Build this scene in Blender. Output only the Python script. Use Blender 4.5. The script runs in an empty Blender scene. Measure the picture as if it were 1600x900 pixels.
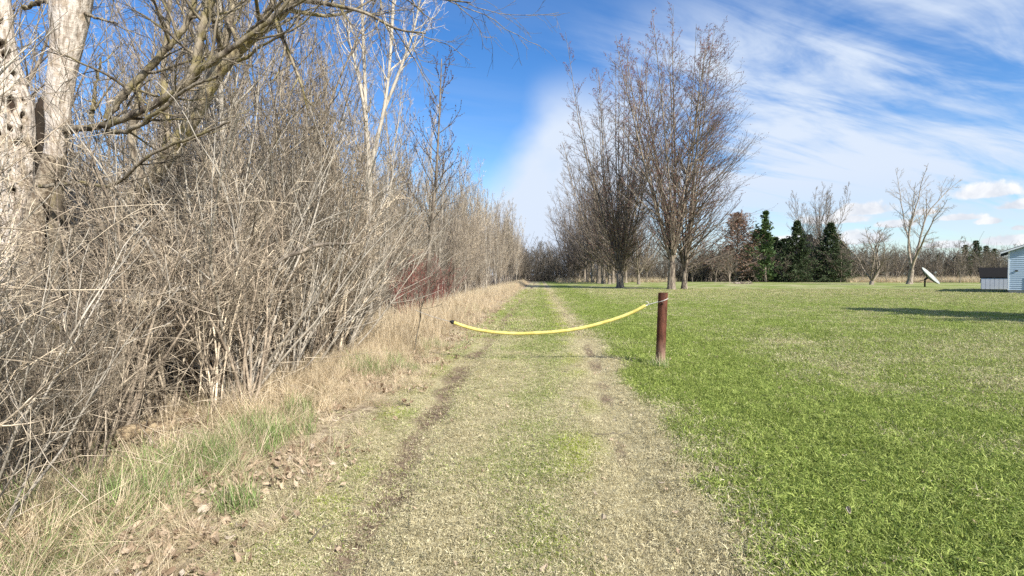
import bpy, math, random
import numpy as np
from mathutils import Vector

# ------------------------------------------------------------------ scene, camera, sun, sky
sc = bpy.context.scene
COL = sc.collection
rng = np.random.default_rng(11)
random.seed(5)
F, CX, HOR, EYE = 850.0, 800.0, 430.0, 1.6      # focal length (px of a 1600 wide frame), centre, horizon line, eye height
PITCH = math.atan((450 - HOR) / F)

cam = bpy.data.objects.new("camera", bpy.data.cameras.new("camera"))
COL.objects.link(cam)
cam.location = (0, 0, EYE)
cam.rotation_euler = (math.pi / 2 - PITCH, 0, 0)
cam.data.sensor_width = 36
cam.data.lens = 36 * F / 1600
cam.data.clip_start = 0.05
cam.data.clip_end = 9000
sc.camera = cam

SUN_AZ = math.radians(143)                       # clockwise from straight ahead (+Y)
SUN_EL = math.radians(37)
sd = Vector((math.sin(SUN_AZ) * math.cos(SUN_EL), math.cos(SUN_AZ) * math.cos(SUN_EL), math.sin(SUN_EL)))
sl = bpy.data.lights.new("sun", 'SUN')
sl.energy = 5.0
sl.angle = math.radians(0.5)
sl.color = (1.0, 0.96, 0.89)
so = bpy.data.objects.new("sun", sl)
so.rotation_euler = sd.to_track_quat('Z', 'Y').to_euler()
so.location = (30, -40, 40)
COL.objects.link(so)

sc.view_settings.view_transform = 'Standard'
sc.view_settings.look = 'None'
sc.view_settings.exposure = 0.70
sc.view_settings.gamma = 1
sc.cycles.use_denoising = False
sc.cycles.max_bounces = 5
sc.cycles.diffuse_bounces = 3
sc.cycles.transparent_max_bounces = 4


class NT:
    """small helper to write node trees"""
    def __init__(s, tree):
        s.t = tree
        s.n = tree.nodes
    def new(s, typ, **kw):
        n = s.n.new(typ)
        for k, v in kw.items():
            setattr(n, k, v)
        return n
    def link(s, a, b):
        s.t.links.new(a, b)
    def put(s, sock, v):
        if isinstance(v, bpy.types.NodeSocket):
            s.link(v, sock)
        elif v is not None:
            if hasattr(sock.default_value, '__len__') and not hasattr(v, '__len__'):
                sock.default_value = [v] * len(sock.default_value)
            else:
                sock.default_value = v
    def m(s, op, a, b=None, c=None, clamp=False):
        n = s.new('ShaderNodeMath', operation=op, use_clamp=clamp)
        s.put(n.inputs[0], a); s.put(n.inputs[1], b)
        if c is not None: s.put(n.inputs[2], c)
        return n.outputs[0]
    def ss(s, v, a, b, lo=0.0, hi=1.0):
        n = s.new('ShaderNodeMapRange', interpolation_type='SMOOTHSTEP')
        s.put(n.inputs[0], v); s.put(n.inputs[1], a); s.put(n.inputs[2], b); s.put(n.inputs[3], lo); s.put(n.inputs[4], hi)
        return n.outputs[0]
    def noise(s, vec, scale, detail=3, rough=0.55, dist=0.0):
        n = s.new('ShaderNodeTexNoise')
        if vec is not None: s.link(vec, n.inputs['Vector'])
        n.inputs['Scale'].default_value = scale
        n.inputs['Detail'].default_value = detail
        n.inputs['Roughness'].default_value = rough
        n.inputs['Distortion'].default_value = dist
        return n.outputs[0]
    def comb(s, x, y, z):
        n = s.new('ShaderNodeCombineXYZ')
        s.put(n.inputs[0], x); s.put(n.inputs[1], y); s.put(n.inputs[2], z)
        return n.outputs[0]
    def mix(s, f, a, b, mode='MIX'):
        n = s.new('ShaderNodeMix', data_type='RGBA', blend_type=mode)
        n.clamp_factor = True
        s.put(n.inputs[0], f)
        s.put(n.inputs[6], a if isinstance(a, bpy.types.NodeSocket) else (*a, 1))
        s.put(n.inputs[7], b if isinstance(b, bpy.types.NodeSocket) else (*b, 1))
        return n.outputs[2]
    def attr(s, name, typ='GEOMETRY'):
        return s.new('ShaderNodeAttribute', attribute_name=name, attribute_type=typ)


def build_world():
    w = bpy.data.worlds.new("World")
    sc.world = w
    w.use_nodes = True
    t = NT(w.node_tree)
    t.n.clear()
    sky = t.new('ShaderNodeTexSky', sky_type='NISHITA')
    sky.sun_disc = False
    sky.sun_elevation = SUN_EL
    sky.sun_rotation = SUN_AZ
    sky.altitude = 250
    sky.air_density = 1.0
    sky.dust_density = 0.6
    sky.ozone_density = 2.2
    tc = t.new('ShaderNodeTexCoord')
    sep = t.new('ShaderNodeSeparateXYZ')
    t.link(tc.outputs['Generated'], sep.inputs[0])
    dx, dy, dz = sep.outputs
    az = t.m('ARCTAN2', dx, dy)
    el = t.m('ARCSINE', dz)
    zc = t.m('ADD', t.m('MAXIMUM', dz, 0.0), 0.10)
    px = t.m('DIVIDE', dx, zc)
    py = t.m('DIVIDE', dy, zc)
    # cirrus: sheets stretched along one wind direction on a high plane
    ca, sa = math.cos(math.radians(24)), math.sin(math.radians(24))
    a = t.m('ADD', t.m('MULTIPLY', px, ca), t.m('MULTIPLY', py, sa))
    b = t.m('SUBTRACT', t.m('MULTIPLY', py, ca), t.m('MULTIPLY', px, sa))
    v1 = t.comb(t.m('MULTIPLY', a, 0.42), t.m('MULTIPLY', b, 1.15), 0.3)
    n1 = t.noise(v1, 1.0, 7, 0.58, 0.55)
    v2 = t.comb(t.m('MULTIPLY', a, 0.9), t.m('MULTIPLY', b, 4.2), 4.1)
    n2 = t.noise(v2, 1.0, 5, 0.6, 0.9)
    n3 = t.noise(tc.outputs['Generated'], 3.0, 5, 0.55, 0.2)
    # where the veil lies: right of a slanting edge, thinner high up on the left
    edge = t.m('SUBTRACT', az, t.m('MULTIPLY', t.m('SUBTRACT', el, 0.20), 0.62))
    edge = t.m('ADD', edge, t.m('MULTIPLY', t.m('SUBTRACT', n3, 0.5), 0.20))
    m1 = t.ss(edge, -0.06, 0.13)
    up = t.ss(el, 0.33, 0.50, 1.0, 0.0)
    up = t.m('MAXIMUM', up, t.ss(az, 0.30, 0.60))
    m1 = t.m('MULTIPLY', m1, up)
    cir = t.m('ADD', t.m('MULTIPLY', n1, 0.72), t.m('MULTIPLY', n2, 0.34))
    veil = t.ss(cir, 0.40, 0.60, 0.0, 1.0)
    veil = t.m('MULTIPLY', veil, t.m('ADD', t.m('MULTIPLY', m1, 0.93), 0.07))
    veil = t.m('MULTIPLY', veil, t.ss(el, 0.02, 0.17, 0.30, 1.0))
    left_bank = t.m('MULTIPLY', t.m('MULTIPLY', t.ss(edge, -0.07, 0.03), t.ss(az, 0.16, 0.34, 1.0, 0.0)),
                    t.ss(el, 0.24, 0.38, 1.0, 0.0))
    veil = t.m('MAXIMUM', veil, t.m('MULTIPLY', left_bank, t.ss(n3, 0.3, 0.6, 0.85, 1.25)))
    # fair-weather cumulus low on the right
    pw = t.noise(tc.outputs['Generated'], 22.0, 5, 0.6, 0.3)
    pw2 = t.noise(tc.outputs['Generated'], 60.0, 4, 0.6, 0.3)
    wob = t.m('ADD', t.m('MULTIPLY', t.m('SUBTRACT', pw, 0.5), 1.5), t.m('MULTIPLY', t.m('SUBTRACT', pw2, 0.5), 0.8))
    puffs = None
    for (x, y, hx, hy) in [(1540, 303, 62, 17), (1592, 322, 40, 12), (1655, 300, 70, 22), (1348, 330, 52, 15), (1300, 345, 60, 12), (1500, 341, 40, 8),
                           (1545, 347, 26, 8), (1590, 357, 16, 7), (1440, 333, 26, 7), (1570, 378, 50, 13), (1480, 384, 44, 9), (1340, 375, 60, 16),
                           (1400, 352, 34, 10), (1660, 372, 60, 20), (1240, 378, 44, 10)]:
        tx = (x - CX) / F
        A = math.atan(tx)
        E = math.atan((HOR - y) / F / math.sqrt(1 + tx * tx))
        k = 1 / (1 + tx * tx)
        qx = t.m('DIVIDE', t.m('SUBTRACT', az, A), hx / F * k)
        qy = t.m('DIVIDE', t.m('SUBTRACT', el, E), hy / F * math.sqrt(k))
        below = t.m('MULTIPLY', t.m('LESS_THAN', qy, 0.0), 1.1)
        qy = t.m('MULTIPLY', qy, t.m('ADD', 1.0, below))
        q = t.m('SQRT', t.m('ADD', t.m('MULTIPLY', qx, qx), t.m('MULTIPLY', qy, qy)))
        p = t.m('SUBTRACT', 1.0, q)
        puffs = p if puffs is None else t.m('MAXIMUM', puffs, p)
    pf = t.ss(t.m('ADD', puffs, wob), -0.12, 0.30, 0.0, 0.93)
    low = t.ss(el, 0.0, 0.14, 0.34, 0.0)            # thin milky air near the horizon
    hsv = t.new('ShaderNodeHueSaturation')
    hsv.inputs['Hue'].default_value = 0.508
    hsv.inputs['Saturation'].default_value = 1.34
    hsv.inputs['Value'].default_value = 1.70
    t.link(sky.outputs[0], hsv.inputs['Color'])
    c = t.mix(low, hsv.outputs[0], (4.4, 6.2, 8.4))
    c = t.mix(veil, c, (6.6, 7.5, 8.9))
    c = t.mix(pf, c, t.mix(t.ss(pw, 0.3, 0.7), (6.3, 6.7, 7.5), (9.6, 9.6, 9.7)))
    bg = t.new('ShaderNodeBackground')
    t.link(c, bg.inputs[0])
    bg.inputs[1].default_value = 0.069
    out = t.new('ShaderNodeOutputWorld')
    t.link(bg.outputs[0], out.inputs[0])


build_world()

# ------------------------------------------------------------------ numeric helpers
def _hash(i, j, s):
    h = (i.astype(np.int64) * 374761393 + j.astype(np.int64) * 668265263 + s * 974634777) & 0xFFFFFFFF
    h = ((h ^ (h >> 13)) * 1274126177) & 0xFFFFFFFF
    h = (h ^ (h >> 16)) & 0xFFFFFF
    return h / float(0xFFFFFF)


def vnoise(x, y, seed=0):
    i = np.floor(x); j = np.floor(y)
    fx = x - i; fy = y - j
    fx = fx * fx * (3 - 2 * fx); fy = fy * fy * (3 - 2 * fy)
    a = _hash(i, j, seed); b = _hash(i + 1, j, seed); c = _hash(i, j + 1, seed); d = _hash(i + 1, j + 1, seed)
    return (a * (1 - fx) + b * fx) * (1 - fy) + (c * (1 - fx) + d * fx) * fy


def fbm(x, y, scale, seed=0, octv=3):
    v = 0; amp = 0.5; tot = 0
    x = np.asarray(x, float) * scale; y = np.asarray(y, float) * scale
    for k in range(octv):
        v = v + amp * vnoise(x, y, seed + k * 17); tot += amp
        x = x * 2.03 + 5.3; y = y * 2.03 + 1.7; amp *= 0.55
    return v / tot


def sst(v, a, b):
    q = np.clip((np.asarray(v, float) - a) / (b - a), 0, 1)
    return q * q * (3 - 2 * q)


def at(px, py, z):
    """the point at forward distance z seen at pixel (px, py) of the 1600x900 photograph"""
    a = (px - CX) / F; b = (450 - py) / F
    cy, sy = math.cos(PITCH), math.sin(PITCH)
    fwd = cy + b * sy; upv = b * cy - sy
    return Vector((a * z / fwd, z, EYE + upv * z / fwd))


SL = 0.05                                           # the track bears slightly right
def u_of(x, y): return x - SL * y
def uL(y): return np.interp(y, [0, 3, 8, 12, 68], [-1.0, -1.05, -1.33, -1.27, -1.0])
def uR(y): return np.interp(y, [0, 3, 6.5, 12, 30, 70], [0.6, 0.70, 0.92, 1.15, 1.05, 1.0])


def height(x, y):
    x = np.asarray(x, float); y = np.asarray(y, float)
    u = u_of(x, y)
    near = 1 - sst(y, 70, 140)
    h = -0.055 * np.exp(-((u - uL(y)) / 0.24) ** 2) * near * (0.6 + 0.8 * fbm(x, y, 0.9, 3))
    h = h - 0.045 * np.exp(-((u - uR(y)) / 0.26) ** 2) * near * (0.4 + fbm(x, y, 0.9, 5))
    h = h + 0.05 * (fbm(x, y, 0.8, 7) - 0.5) + 0.03 * (fbm(x, y, 3.5, 9) - 0.5) * (1 - sst(y, 20, 40))
    h = h + 0.10 * sst(-u, 1.9, 3.1) * (1 - sst(-u, 3.4, 5.0)) - 0.16 * sst(-u, 3.8, 6.0)
    h = h + 0.12 * (fbm(x, y, 0.06, 8) - 0.5) * sst(y, 20, 60)
    return h


def zones(x, y):
    """green, bare soil, moss and verge litter at a place (0..1 each)"""
    u = u_of(x, y)
    a = fbm(x, y, 0.35, 21); b = fbm(x, y, 1.6, 23); c = fbm(x, y, 5.0, 25)
    l, r = uL(y), uR(y)
    lawn = sst(u + (b - 0.5) * 0.5, r + 0.2, r + 0.62)
    # the lawn: rich green near, straw-coloured in broad patches farther out
    far = sst(y, 14, 62)
    g_l = 0.80 - 0.18 * far + (a - 0.5) * 0.7 + (b - 0.5) * 0.8 + (c - 0.5) * 0.6
    strip = np.exp(-((y - 11 - 0.55 * (x - 8)) / 2.4) ** 2) * sst(x, 4, 9)
    g_l = g_l - 0.30 * strip * sst(b, 0.3, 0.6)
    g_l = g_l - 0.30 * np.exp(-((y - 50) / 14) ** 2) * sst(a, 0.35, 0.6)
    g_l = g_l + 0.3 * np.exp(-((u - r - 2.2) / 1.2) ** 2)
    mid = np.clip((u - l) / (r - l), 0, 1)
    g_c = 0.27 + 0.22 * np.exp(-((mid - 0.62) / 0.2) ** 2) + (a - 0.5) * 0.5 + (b - 0.5) * 0.75 + 0.25 * sst(y, 9, 16) * (1 - sst(y, 40, 80))
    rr = np.exp(-((u - r) / 0.34) ** 2)
    g_c = g_c - 0.42 * rr
    g = g_c * (1 - lawn) + g_l * lawn
    verge = sst(-(u - l) + (b - 0.5) * 0.6, 0.45, 0.95)
    g = g * (1 - verge) + verge * (0.05 + 0.35 * sst(b, 0.58, 0.75))
    rl = np.exp(-((u - l + 0.12 * (b - 0.5)) / 0.27) ** 2)
    soil = rl * (0.46 + 0.42 * sst(c * 0.6 + b * 0.4, 0.36, 0.60)) * (1 - 0.2 * far)
    soil = np.maximum(soil, np.exp(-((u - r + 0.05) / 0.20) ** 2) * (0.36 + 0.38 * sst(c * 0.6 + a * 0.4, 0.42, 0.60)))
    soil = np.maximum(soil, np.exp(-((u - l + 0.42) / 0.30) ** 2) * sst(c, 0.42, 0.7) * 0.45)
    soil = np.maximum(soil, 0.28 * sst(c * .5 + b * .5, 0.55, 0.7) * (1 - lawn))
    moss = np.exp(-((u - (r - 0.42)) / 0.22) ** 2) * sst(b, 0.42, 0.62) * (1 - lawn) * 0.9
    moss = np.maximum(moss, 0.6 * np.exp(-((u - l + 0.5) / 0.2) ** 2) * sst(b, 0.55, 0.7))
    soil = np.maximum(soil, 0.95 * np.exp(-(np.hypot(x - 2.62, y - 9.58) / 0.17) ** 2))
    for mx, my, mr in ((18.2, 61.5, 3.2), (13.5, 69, 3.4)):     # worn ground under the maples
        soil = np.maximum(soil, 0.75 * np.exp(-(((x - mx - 1) / mr) ** 2 + ((y - my + 1.5) / (mr * 0.9)) ** 2)) * sst(b, 0.2, 0.6))
    cl = lambda v: np.clip(v, 0, 1)
    return cl(g), cl(soil), cl(moss), cl(verge), lawn


# ------------------------------------------------------------------ meshes and objects
def mk_mesh(name, V, Q, mats, mat_idx=None, attrs=None, smooth=True):
    """mesh from a vertex array and an array of quads (or triangles)"""
    me = bpy.data.meshes.new(name)
    V = np.asarray(V, np.float32); Q = np.asarray(Q, np.int32)
    n, k = Q.shape
    me.vertices.add(len(V)); me.vertices.foreach_set('co', V.ravel())
    me.loops.add(n * k); me.loops.foreach_set('vertex_index', Q.ravel())
    me.polygons.add(n)
    me.polygons.foreach_set('loop_start', np.arange(0, n * k, k, dtype=np.int32))
    me.polygons.foreach_set('loop_total', np.full(n, k, np.int32))
    if mat_idx is not None: me.polygons.foreach_set('material_index', np.asarray(mat_idx, np.int32))
    me.polygons.foreach_set('use_smooth', np.full(n, smooth))
    for m in (mats if isinstance(mats, (list, tuple)) else [mats]): me.materials.append(m)
    for an, arr in (attrs or {}).items():
        at_ = me.attributes.new(an, 'FLOAT', 'POINT')
        at_.data.foreach_set('value', np.asarray(arr, np.float32))
    me.update(calc_edges=True)
    return me


def link(name, me, parent=None, loc=None, rot=None):
    o = bpy.data.objects.new(name, me)
    COL.objects.link(o)
    if parent is not None: o.parent = parent
    if loc is not None: o.location = loc
    if rot is not None: o.rotation_euler = rot
    return o


def tag(o, label=None, cat=None, group=None, kind=None):
    if label: o['label'] = label
    if cat: o['category'] = cat
    if group: o['group'] = group
    if kind: o['kind'] = kind
    return o


def empty(name, loc, label, cat, group=None, rz=0.0):
    o = bpy.data.objects.new(name, None)
    COL.objects.link(o)
    o.location = loc
    o.rotation_euler = (0, 0, rz)
    o.empty_display_size = 0.2
    return tag(o, label, cat, group)


def copy_tree(o, parent=None):
    c = o.copy()
    COL.objects.link(c)
    if parent is not None: c.parent = parent
    for ch in list(o.children):
        if parent is None or True:
            copy_tree(ch, c)
    return c


class Bag:
    """collects tubes and quads, builds one mesh"""
    def __init__(s): s.V = []; s.Q = []; s.M = []; s.A = []; s.n = 0
    def add(s, V, Q, m=0, a=0.0):
        V = np.asarray(V, float).reshape(-1, 3); Q = np.asarray(Q, int)
        s.V.append(V); s.Q.append(Q + s.n); s.M.append(np.full(len(Q), m))
        s.A.append(np.full(len(V), a) if np.isscalar(a) else np.asarray(a)); s.n += len(V)
    def tubes(s, P, R, S=4, m=0, a=0.0, bark=0.0):
        """P (N,K,3) polylines, R (N,K) radii"""
        P = np.asarray(P, float); R = np.asarray(R, float)
        if P.ndim == 2: P = P[None]; R = R[None]
        N, K, _ = P.shape
        if N == 0: return
        T = np.gradient(P, axis=1)
        T /= np.linalg.norm(T, axis=2, keepdims=True) + 1e-9
        ref = np.where(np.abs(T[:, :1, 2:3]) < 0.8, np.array([0, 0, 1.0]), np.array([1.0, 0, 0]))
        X = np.cross(np.broadcast_to(ref, T.shape), T)
        X /= np.linalg.norm(X, axis=2, keepdims=True) + 1e-9
        Y = np.cross(T, X)
        ang = np.arange(S) * 2 * math.pi / S
        r = R[:, :, None] * np.ones(S)
        if bark: r = r * (1 + bark * (rng.random(r.shape) - 0.5))
        V = P[:, :, None, :] + r[..., None] * (np.cos(ang)[None, None, :, None] * X[:, :, None, :] + np.sin(ang)[None, None, :, None] * Y[:, :, None, :])
        idx = np.arange(N * K * S).reshape(N, K, S)
        a0 = idx[:, :-1, :]; a1 = np.roll(a0, -1, 2); b0 = idx[:, 1:, :]; b1 = np.roll(b0, -1, 2)
        Q = np.stack([a0, a1, b1, b0], -1).reshape(-1, 4)
        s.add(V, Q, m, a)
    def quads(s, C, A, B, m=0, a=0.0):
        """quads with centre C and half-axes A, B (N,3)"""
        V = np.stack([C - A - B, C + A - B, C + A + B, C - A + B], 1).reshape(-1, 3)
        s.add(V, np.arange(len(C) * 4).reshape(-1, 4), m, a)
    def box(s, lo, hi, m=0):
        x0, y0, z0 = lo; x1, y1, z1 = hi
        V = [(x0, y0, z0), (x1, y0, z0), (x1, y1, z0), (x0, y1, z0), (x0, y0, z1), (x1, y0, z1), (x1, y1, z1), (x0, y1, z1)]
        s.add(V, [(0, 3, 2, 1), (4, 5, 6, 7), (0, 1, 5, 4), (1, 2, 6, 5), (2, 3, 7, 6), (3, 0, 4, 7)], m)
    def mesh(s, name, mats, smooth=True, attr=None):
        return mk_mesh(name, np.concatenate(s.V), np.concatenate(s.Q), mats, np.concatenate(s.M),
                       {attr: np.concatenate(s.A)} if attr else None, smooth)
    def build(s, name, mats, parent=None, loc=None, smooth=True, attr=None):
        return link(name, s.mesh(name, mats, smooth, attr), parent, loc)


def unit(v): return v / (np.linalg.norm(v, axis=-1, keepdims=True) + 1e-9)


def grow(pos, d, L, K, wig=0.08, up=0.0, g=rng):
    """polylines from pos along d, length L, each step bent at random and by up (towards the zenith)"""
    N = len(pos)
    P = np.empty((N, K, 3)); P[:, 0] = pos
    d = unit(np.asarray(d, float)).copy()
    step = (np.asarray(L, float) / (K - 1))[:, None]
    wig = np.broadcast_to(np.asarray(wig, float), (N,))[:, None]
    upv = np.zeros((N, 3)); upv[:, 2] = up
    for k in range(1, K):
        d = unit(d + wig * g.normal(size=(N, 3)) + upv)
        P[:, k] = P[:, k - 1] + d * step
    return P


def spawn(P, R, n, t0, t1, ang, asd, g=rng, bias=None):
    """n starts per parent polyline: position, direction, parent radius there, t, parent index"""
    N, K, _ = P.shape
    idx = np.repeat(np.arange(N), n)
    M = len(idx)
    j = np.tile(np.arange(n), N)
    t = t0 + (t1 - t0) * (j + g.random(M)) / n
    f = t * (K - 1); i = np.minimum(f.astype(int), K - 2); w = (f - i)[:, None]
    pos = P[idx, i] * (1 - w) + P[idx, i + 1] * w
    tan = unit(P[idx, i + 1] - P[idx, i])
    rad = R[idx, i] * (1 - w[:, 0]) + R[idx, i + 1] * w[:, 0]
    rnd = g.normal(size=(M, 3))
    if bias is not None: rnd = rnd + np.asarray(bias)
    perp = unit(rnd - (rnd * tan).sum(1, keepdims=True) * tan)
    a = np.clip(ang + asd * g.normal(size=M), 0.1, 1.6)[:, None]
    return pos, np.cos(a) * tan + np.sin(a) * perp, rad, t, idx


def taper(r0, r1, K, p=1.0):
    t = np.linspace(0, 1, K)[None] ** p
    return np.asarray(r0)[:, None] * (1 - t) + np.asarray(r1)[:, None] * t


def spline(pts, n):
    """Catmull-Rom through pts, n samples"""
    pts = np.asarray(pts, float)
    p = np.vstack([2 * pts[0] - pts[1], pts, 2 * pts[-1] - pts[-2]])
    m = len(pts) - 1
    t = np.linspace(0, m - 1e-6, n); i = t.astype(int); f = (t - i)[:, None]
    a, b, c, d = p[i], p[i + 1], p[i + 2], p[i + 3]
    return 0.5 * (2 * b + (c - a) * f + (2 * a - 5 * b + 4 * c - d) * f ** 2 + (3 * b - a - 3 * c + d) * f ** 3)


# ------------------------------------------------------------------ materials
def pbr(t, col, rough=0.85, bump=None, bstr=0.4, bdist=0.02, trans=None):
    p = t.new('ShaderNodeBsdfPrincipled')
    t.put(p.inputs['Base Color'], col if isinstance(col, bpy.types.NodeSocket) else (*col, 1))
    t.put(p.inputs['Roughness'], rough)
    p.inputs['Specular IOR Level'].default_value = 0.25
    if bump is not None:
        b = t.new('ShaderNodeBump')
        b.inputs['Strength'].default_value = bstr
        b.inputs['Distance'].default_value = bdist
        t.link(bump, b.inputs['Height'])
        t.link(b.outputs[0], p.inputs['Normal'])
    sh = p.outputs[0]
    if trans is not None:
        tr = t.new('ShaderNodeBsdfTranslucent')
        t.put(tr.inputs[0], col if isinstance(col, bpy.types.NodeSocket) else (*col, 1))
        mx = t.new('ShaderNodeMixShader')
        mx.inputs[0].default_value = trans
        t.link(sh, mx.inputs[1]); t.link(tr.outputs[0], mx.inputs[2])
        sh = mx.outputs[0]
    o = t.new('ShaderNodeOutputMaterial')
    t.link(sh, o.inputs[0])
    return p


def mat(name):
    m = bpy.data.materials.new(name)
    m.use_nodes = True
    t = NT(m.node_tree)
    t.n.clear()
    return m, t


def bark_mat(name, dark, light, moss=None, scale=9.0, stretch=0.25, thr=(0.35, 0.65), vary=0.25):
    m, t = mat(name)
    tc = t.new('ShaderNodeTexCoord')
    mp = t.new('ShaderNodeMapping')
    mp.inputs['Scale'].default_value = (1, 1, stretch)
    t.link(tc.outputs['Object'], mp.inputs[0])
    n = t.noise(mp.outputs[0], scale, 5, 0.6, 0.3)
    n2 = t.noise(mp.outputs[0], scale * 6, 3, 0.6)
    c = t.mix(t.ss(n, thr[0], thr[1]), dark, light)
    if moss is not None:
        c = t.mix(t.ss(t.noise(tc.outputs['Object'], 3.0, 4, 0.6), 0.48, 0.62, 0, 0.8), c, moss)
    oi = t.new('ShaderNodeObjectInfo')
    v = t.m('ADD', 1 - vary, t.m('MULTIPLY', oi.outputs['Random'], 2 * vary))
    v = t.m('MULTIPLY', v, t.m('ADD', 0.7, t.m('MULTIPLY', n2, 0.6)))
    h = t.new('ShaderNodeHueSaturation')
    t.link(c, h.inputs['Color']); t.link(v, h.inputs['Value'])
    pbr(t, h.outputs[0], 0.9, t.m('ADD', n, t.m('MULTIPLY', n2, 0.5)), 0.7, 0.03)
    return m


BARK_GREY = bark_mat('grey_bark', (0.11, 0.088, 0.068), (0.34, 0.285, 0.225))
BARK_MAPLE = bark_mat('maple_bark', (0.09, 0.07, 0.055), (0.34, 0.28, 0.21), scale=5.0)
BARK_PALE = bark_mat('pale_bark', (0.20, 0.175, 0.14), (0.46, 0.41, 0.34), thr=(0.3, 0.55))
BARK_LIMB = bark_mat('dark_limb_bark', (0.06, 0.046, 0.034), (0.30, 0.25, 0.18), moss=(0.20, 0.165, 0.07), scale=12)
BARK_MOSSY = bark_mat('mossy_bark', (0.12, 0.09, 0.06), (0.50, 0.42, 0.29), moss=(0.32, 0.26, 0.10), scale=14)
TWIG_TAN = bark_mat('tan_twig', (0.12, 0.092, 0.066), (0.64, 0.535, 0.40), scale=4, stretch=1, vary=0.35)
TWIG_GREY = bark_mat('grey_twig', (0.15, 0.118, 0.088), (0.40, 0.325, 0.245), scale=3, stretch=1)
TWIG_BROWN = bark_mat('brown_twig', (0.085, 0.072, 0.053), (0.20, 0.17, 0.13), scale=3, stretch=1)
TWIG_MAPLE = bark_mat('maple_twig', (0.10, 0.078, 0.064), (0.25, 0.195, 0.16), scale=1, stretch=1)
TWIG_RED = bark_mat('red_twig', (0.13, 0.042, 0.036), (0.26, 0.10, 0.082), scale=3, stretch=1)
BUD_RED = bark_mat('red_bud', (0.16, 0.05, 0.045), (0.30, 0.11, 0.09), scale=3, stretch=1)
BUD_DARK = bark_mat('dark_bud', (0.07, 0.035, 0.03), (0.13, 0.07, 0.06), scale=3, stretch=1)


def grass_mat(name, green_a, green_b, straw_a, straw_b, trans=0.3):
    """blade colour: the tuft's own greenness against each blade's random number"""
    m, t = mat(name)
    g = t.attr('green', 'INSTANCER').outputs['Fac']
    ms = t.attr('moss', 'INSTANCER').outputs['Fac']
    r = t.attr('rnd').outputs['Fac']
    oi = t.new('ShaderNodeObjectInfo')
    isg = t.ss(t.m('SUBTRACT', g, r), -0.06, 0.06)
    r2 = t.m('FRACT', t.m('MULTIPLY', r, 17.3))
    gc = t.mix(r2, green_a, green_b)
    gc = t.mix(ms, gc, (0.36, 0.42, 0.035))
    c = t.mix(isg, t.mix(r2, straw_a, straw_b), gc)
    v = t.m('ADD', 0.75, t.m('MULTIPLY', oi.outputs['Random'], 0.5))
    h = t.new('ShaderNodeHueSaturation')
    t.link(c, h.inputs['Color']); t.link(v, h.inputs['Value'])
    pbr(t, h.outputs[0], 0.6, trans=trans)
    return m


GRASS = grass_mat('lawn_blades', (0.122, 0.188, 0.023), (0.455, 0.51, 0.14), (0.36, 0.30, 0.16), (0.74, 0.67, 0.44))
STRAW = grass_mat('dry_blades', (0.16, 0.26, 0.07), (0.30, 0.38, 0.14), (0.46, 0.36, 0.22), (0.74, 0.62, 0.44), 0.25)


def ground_mat():
    m, t = mat('ground_cover')
    geo = t.new('ShaderNodeNewGeometry')
    pos = geo.outputs['Position']
    g = t.attr('green').outputs['Fac']; so_ = t.attr('soil').outputs['Fac']
    ms = t.attr('moss').outputs['Fac']; vg = t.attr('verge').outputs['Fac']; wd = t.attr('wood').outputs['Fac']
    nf = t.noise(pos, 14.0, 6, 0.7)
    nm = t.noise(pos, 1.3, 5, 0.65)
    nb = t.noise(pos, 0.22, 4, 0.6)
    nt = t.noise(pos, 60.0, 4, 0.7)
    gg = t.m('ADD', g, t.m('MULTIPLY', t.m('SUBTRACT', nf, 0.5), 1.3))
    gg = t.m('ADD', gg, t.m('MULTIPLY', t.m('SUBTRACT', nm, 0.5), 0.7))
    gg = t.m('ADD', gg, t.m('MULTIPLY', t.m('SUBTRACT', nb, 0.5), 0.5))
    straw = t.mix(t.ss(nt, 0.3, 0.7), (0.28, 0.235, 0.125), (0.54, 0.48, 0.29))
    green = t.mix(t.ss(nt, 0.3, 0.7), (0.10, 0.142, 0.022), (0.27, 0.315, 0.075))
    c = t.mix(t.ss(gg, 0.25, 0.75), straw, green)
    c = t.mix(ms, c, (0.26, 0.30, 0.04))
    litter = t.mix(t.ss(nf, 0.35, 0.65), (0.17, 0.12, 0.075), (0.50, 0.41, 0.28))
    c = t.mix(vg, c, litter)
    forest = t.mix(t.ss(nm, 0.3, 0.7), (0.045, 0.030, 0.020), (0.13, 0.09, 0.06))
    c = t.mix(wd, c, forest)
    soil = t.mix(t.ss(nf, 0.35, 0.65), (0.10, 0.066, 0.040), (0.28, 0.205, 0.14))
    sf = t.ss(t.m('ADD', so_, t.m('MULTIPLY', t.m('SUBTRACT', nf, 0.5), 0.5)), 0.35, 0.7)
    c = t.mix(sf, c, soil)
    pbr(t, c, 0.95, t.m('ADD', nf, t.m('MULTIPLY', nt, 0.5)), 0.9, 0.03)
    return m


GROUND = ground_mat()


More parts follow.
